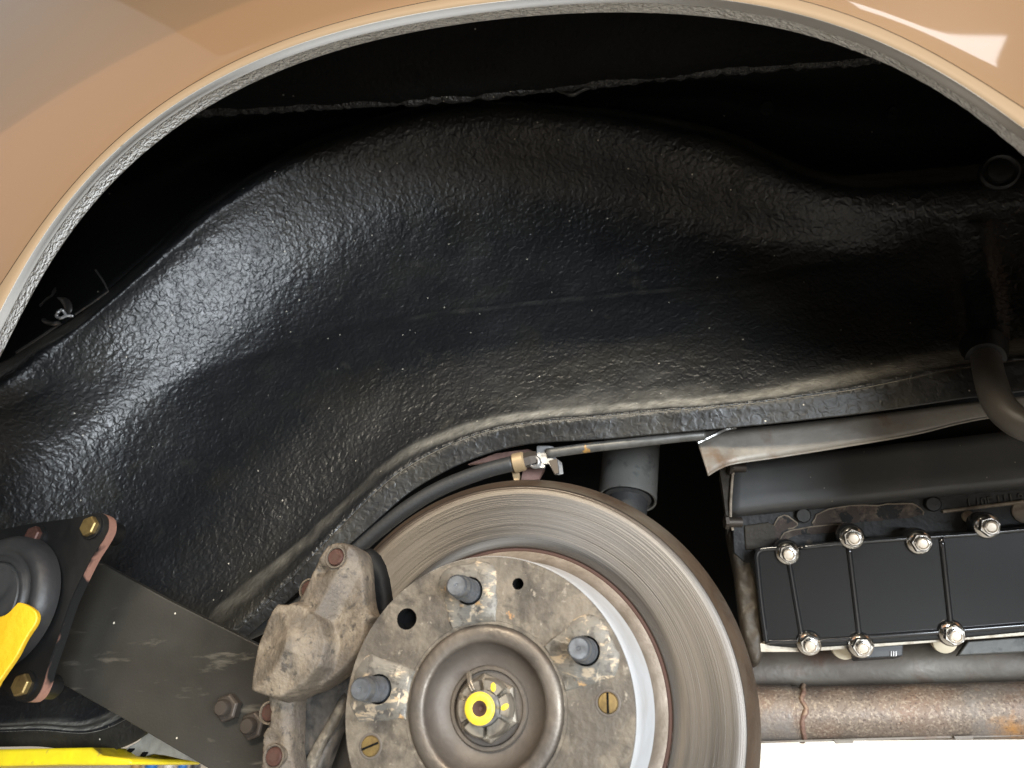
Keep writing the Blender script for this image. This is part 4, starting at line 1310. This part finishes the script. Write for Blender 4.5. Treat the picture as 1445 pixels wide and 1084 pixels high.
for i, (px, py) in enumerate(nuts):
    m = frame(V(px, py, 0.002), NV + Vector((0.0, 0, 0)), (0.3, 0, 1))
    obj('nut_boss', disc_cap([(0.0112, -0.012), (0.0112, -0.0005), (0.0098, 0.0012), (0.008, 0.0013)], 32, frame(V(px, py, 0.0), NV)), MT['rim_gloss'], vc)
    if nut_me is None:
        I = Matrix.Identity(4)
        a = disc_cap([(0.0098, 0.0), (0.0100, 0.0010), (0.0094, 0.0020), (0.0070, 0.0034)], 40, I)
        b = hexa(0.0083, 0.0086, I, 0.08)
        c = lathe([(0.0060, 0.0080), (0.0060, 0.0104), (0.0054, 0.0114), (0.0046, 0.0116), (0.0042, 0.0108), (0.0042, 0.0095)], 36, I)
        nut_me = mesh('nut', *join(a, b, c))
        mark_sharp(nut_me, 30)
        stud_me = mesh('stud_end', *disc_cap([(0.0041, 0.002), (0.0041, 0.0106), (0.0034, 0.0114), (0.002, 0.0115)], 28, I))
        mark_sharp(stud_me, 30)
    no = link('nut', nut_me, MT['bright_nut'], vc, local=True)
    no.matrix_basis = Matrix.Translation(-vc.matrix_basis.translation) @ m @ Matrix.Rotation(i * 0.37, 4, 'Z')
    so_ = link('stud_end', stud_me, MT['stud_end'], no, local=True)

# cylinder head side seen left of the cover
hd = obj('cylinder_head', cast_part(smooth_outline([(1024, 742), (1034, 738), (1058, 778), (1064, 800), (1076, 905), (1072, 935), (1058, 930), (1046, 880), (1036, 800)], 2), 0.735, 0.05, lambda x, y: 0.003 * noise.noise(Vector((x * 0.05, y * 0.07, 0))), 5, 6, 0.006), MT['dirty_alloy'], auto=False)
tag(hd, 'dirty brown cylinder head edge between disc and ribbed cover', 'engine casting')

# bits hanging under the cover
cp_ = thing('cable_plug', 'small black cable plug with white prongs under the ribbed cover', 'plug', P(1250, 920, 0.74))
obj('shell', prism([P(a, b, 0.738) for a, b in ((1205, 924), (1222, 913), (1275, 909), (1274, 926), (1212, 930))], (0, 0.03, 0)), MT['connector'], cp_, smooth=False, bevel=0.001)
for k in range(3):
    obj('prong', prism([P(a, b, 0.7365) for a, b in ((1257 + 3.4 * k, 919), (1258.6 + 3.4 * k, 919), (1258.6 + 3.4 * k, 926), (1257 + 3.4 * k, 926))], (0, 0.004, 0)), MT['zinc'], cp_, smooth=False)
for (px, py, r, lb) in ((1190, 910, 0.0115, 'cream round cap under the ribbed cover, left of the cable plug'), (1330, 902, 0.0105, 'cream round cap under the ribbed cover, right of the cable plug')):
    c_ = obj('round_cap', disc_cap([(r, -0.012), (r, 0.004), (r * 0.9, 0.007), (r * 0.5, 0.0085)], 40, frame(P(px, py, 0.76), (0, -0.8, -0.5))), MT['cream'])
    tag(c_, lb, 'cap', 'cream caps under the cover')
gp = obj('guide_plate', prism([P(a, b, 0.765) for a, b in ((1352, 925), (1366, 905), (1520, 893), (1520, 916), (1430, 921))], (0, 0.01, 0)), MT['shock'], bevel=0.001)
tag(gp, 'smooth grey plate under right end of the ribbed cover', 'plate')

# exhaust
ex = thing('exhaust_pipe', 'rusty exhaust pipe with weld bead under the engine', 'exhaust pipe', P(1260, 1000, 0.8))
ya = 0.80
l0, l1 = P(1020, 1008, ya), P(1445, 1002, ya)
dx_ = l1 - l0
c0, c1 = l0 - dx_ * 0.15, l0 + dx_ * 1.35
rp = (P(1250, 965, ya) - P(1250, 1043, ya)).length / 2
obj('pipe', tube([c0.lerp(c1, k / 30) for k in range(31)], rp, 56), MT['rusty_pipe'], ex, auto=False)
wp = c0.lerp(c1, 0.0)
pt = P(1132, 1006, ya)
wd = []
for k in range(49):
    a = 2 * math.pi * k / 48
    off = 0.0042 * noise.noise(Vector((math.cos(a) * 2.2, math.sin(a) * 2.2, 0.4)))
    wd.append(pt + Vector((off + 0.004 * math.sin(a), math.cos(a) * rp, math.sin(a) * rp)))
obj('weld_bead', tube(wd, [0.0022 + 0.0010 * noise.noise(Vector((k * 0.9, 0, 0))) for k in range(49)], 10), MT['weld'], ex, auto=False)
sl = rp * 1.003
obj('sleeve', lathe([(rp, -0.0005), (rp + 0.0014, 0.0), (rp + 0.0014, 0.05)], 56, frame(P(1120, 1006, ya), (-1, 0, 0))), MT['rusty_pipe'], ex)
obj('seam_flange', prism([P(1040, 1047, ya - 0.012), P(1500, 1034, ya - 0.012), P(1500, 1037, ya - 0.012), P(1040, 1050, ya - 0.012)], (0, 0.004, 0)), MT['heat_pipe'], ex, smooth=False)
for px, py in ((1191, 1047), (1360, 1041)):
    obj('tab', prism([P(px - 14, py - 2, ya - 0.016), P(px + 14, py - 3, ya - 0.016), P(px + 13, py + 1.5, ya - 0.016), P(px - 11, py + 2.5, ya - 0.016)], (0, 0.006, 0)), MT['heat_pipe'], ex, smooth=False)
hx = thing('heat_exchanger', 'grey brown heat exchanger tube above the rusty exhaust pipe', 'heat exchanger', P(1260, 945, 0.83))
yb_ = 0.85
h0, h1 = P(1040, 950, yb_), P(1445, 936, yb_)
dh = h1 - h0
obj('shell', tube([h0 + dh * (-0.2 + 1.6 * k / 30) for k in range(31)], [0.0335 + 0.0015 * noise.noise(Vector((k * 0.3, 2, 0))) for k in range(31)], 56), MT['heat_pipe'], hx, auto=False)

# bent pipe on the right
bpipe = thing('bent_pipe', 'dark bent steel pipe leaving the rail at the right edge', 'pipe', P(1400, 540, 0.57))
bc = catmull([P(1388, 488, 0.600), P(1391, 505, 0.585), P(1397, 535, 0.565), P(1408, 567, 0.550), P(1428, 590, 0.543), P(1458, 605, 0.540), P(1520, 615, 0.540)], 10)
obj('tube', tube(bc, 0.0102, 36), MT['bent_pipe'], bpipe, auto=False)
obj('collar', tube([P(1388, 490, 0.5965), P(1390, 499, 0.589), P(1391, 507, 0.584)], [0.0165, 0.0155, 0.0135], 32), MT['cover'], bpipe)
obj('weld_blob', tube(catmull([P(1401, 503, 0.582), P(1408, 500, 0.583), P(1415, 503, 0.588), P(1418, 508, 0.592)], 4), [0.003] + [0.0042] * 11 + [0.003], 10), MT['zinc'], bpipe)

# ------------------------------------------------------------------ far bench top with tins, out of focus
bench = thing('work_bench', 'pale work bench far behind the car', 'bench', (-1.1, 2.6, 0))


def far(px, py, y=2.6):
    return P(px, py, y)


b0, b1 = far(130, 1086, 2.45), far(330, 1086, 2.45)
zb = b0.z
obj('top', prism([Vector((-2.4, 2.3, zb)), Vector((-0.75, 2.3, zb)), Vector((-0.75, 2.9, zb)), Vector((-2.4, 2.9, zb))], (0, 0, -0.04)), MT['bench'], bench, smooth=False, bevel=0.003)
for x in (-2.3, -0.85):
    for y in (2.36, 2.84):
        obj('leg', prism([Vector((x - 0.03, y - 0.03, zb - 0.041)), Vector((x + 0.03, y - 0.03, zb - 0.041)), Vector((x + 0.03, y + 0.03, zb - 0.041)), Vector((x - 0.03, y + 0.03, zb - 0.041))], (0, 0, -(zb - 0.042))), MT['bench'], bench, smooth=False)
for px, w_, top_, mt_, lb in ((193, 13, 1066, 'tan_tin', 'tan blurred box in the background, leftmost of the row'), (214, 15, 1068, 'blue_tin', 'blue blurred tin in the background'), (238, 14, 1067, 'white_tin', 'white blurred tin between the blue ones'),
                              (258, 12, 1066, 'blue_tin', 'narrow blue blurred tin beside the spring plate edge'), (276, 12, 1064, 'dark_tin', 'dark blurred tin touching the spring plate edge')):
    c_ = far(px, 1080, 2.5)
    r = (far(px + w_ / 2, 1080, 2.5) - far(px - w_ / 2, 1080, 2.5)).length / 2
    h = far(px, top_, 2.5).z - zb
    t_ = obj('storage_tin', disc_cap([(r * 0.96, 0.0), (r, 0.004), (r, h * 0.86), (r * 0.96, h * 0.88), (r * 0.98, h * 0.90), (r * 0.98, h), (r * 0.9, h)], 28, Matrix.Translation((c_.x, 2.5, zb + 0.0005))), MT[mt_])
    tag(t_, lb, 'tin', 'tins on the far bench')

for o in list(S.objects):
    if '_local' in o:
        del o['_local']
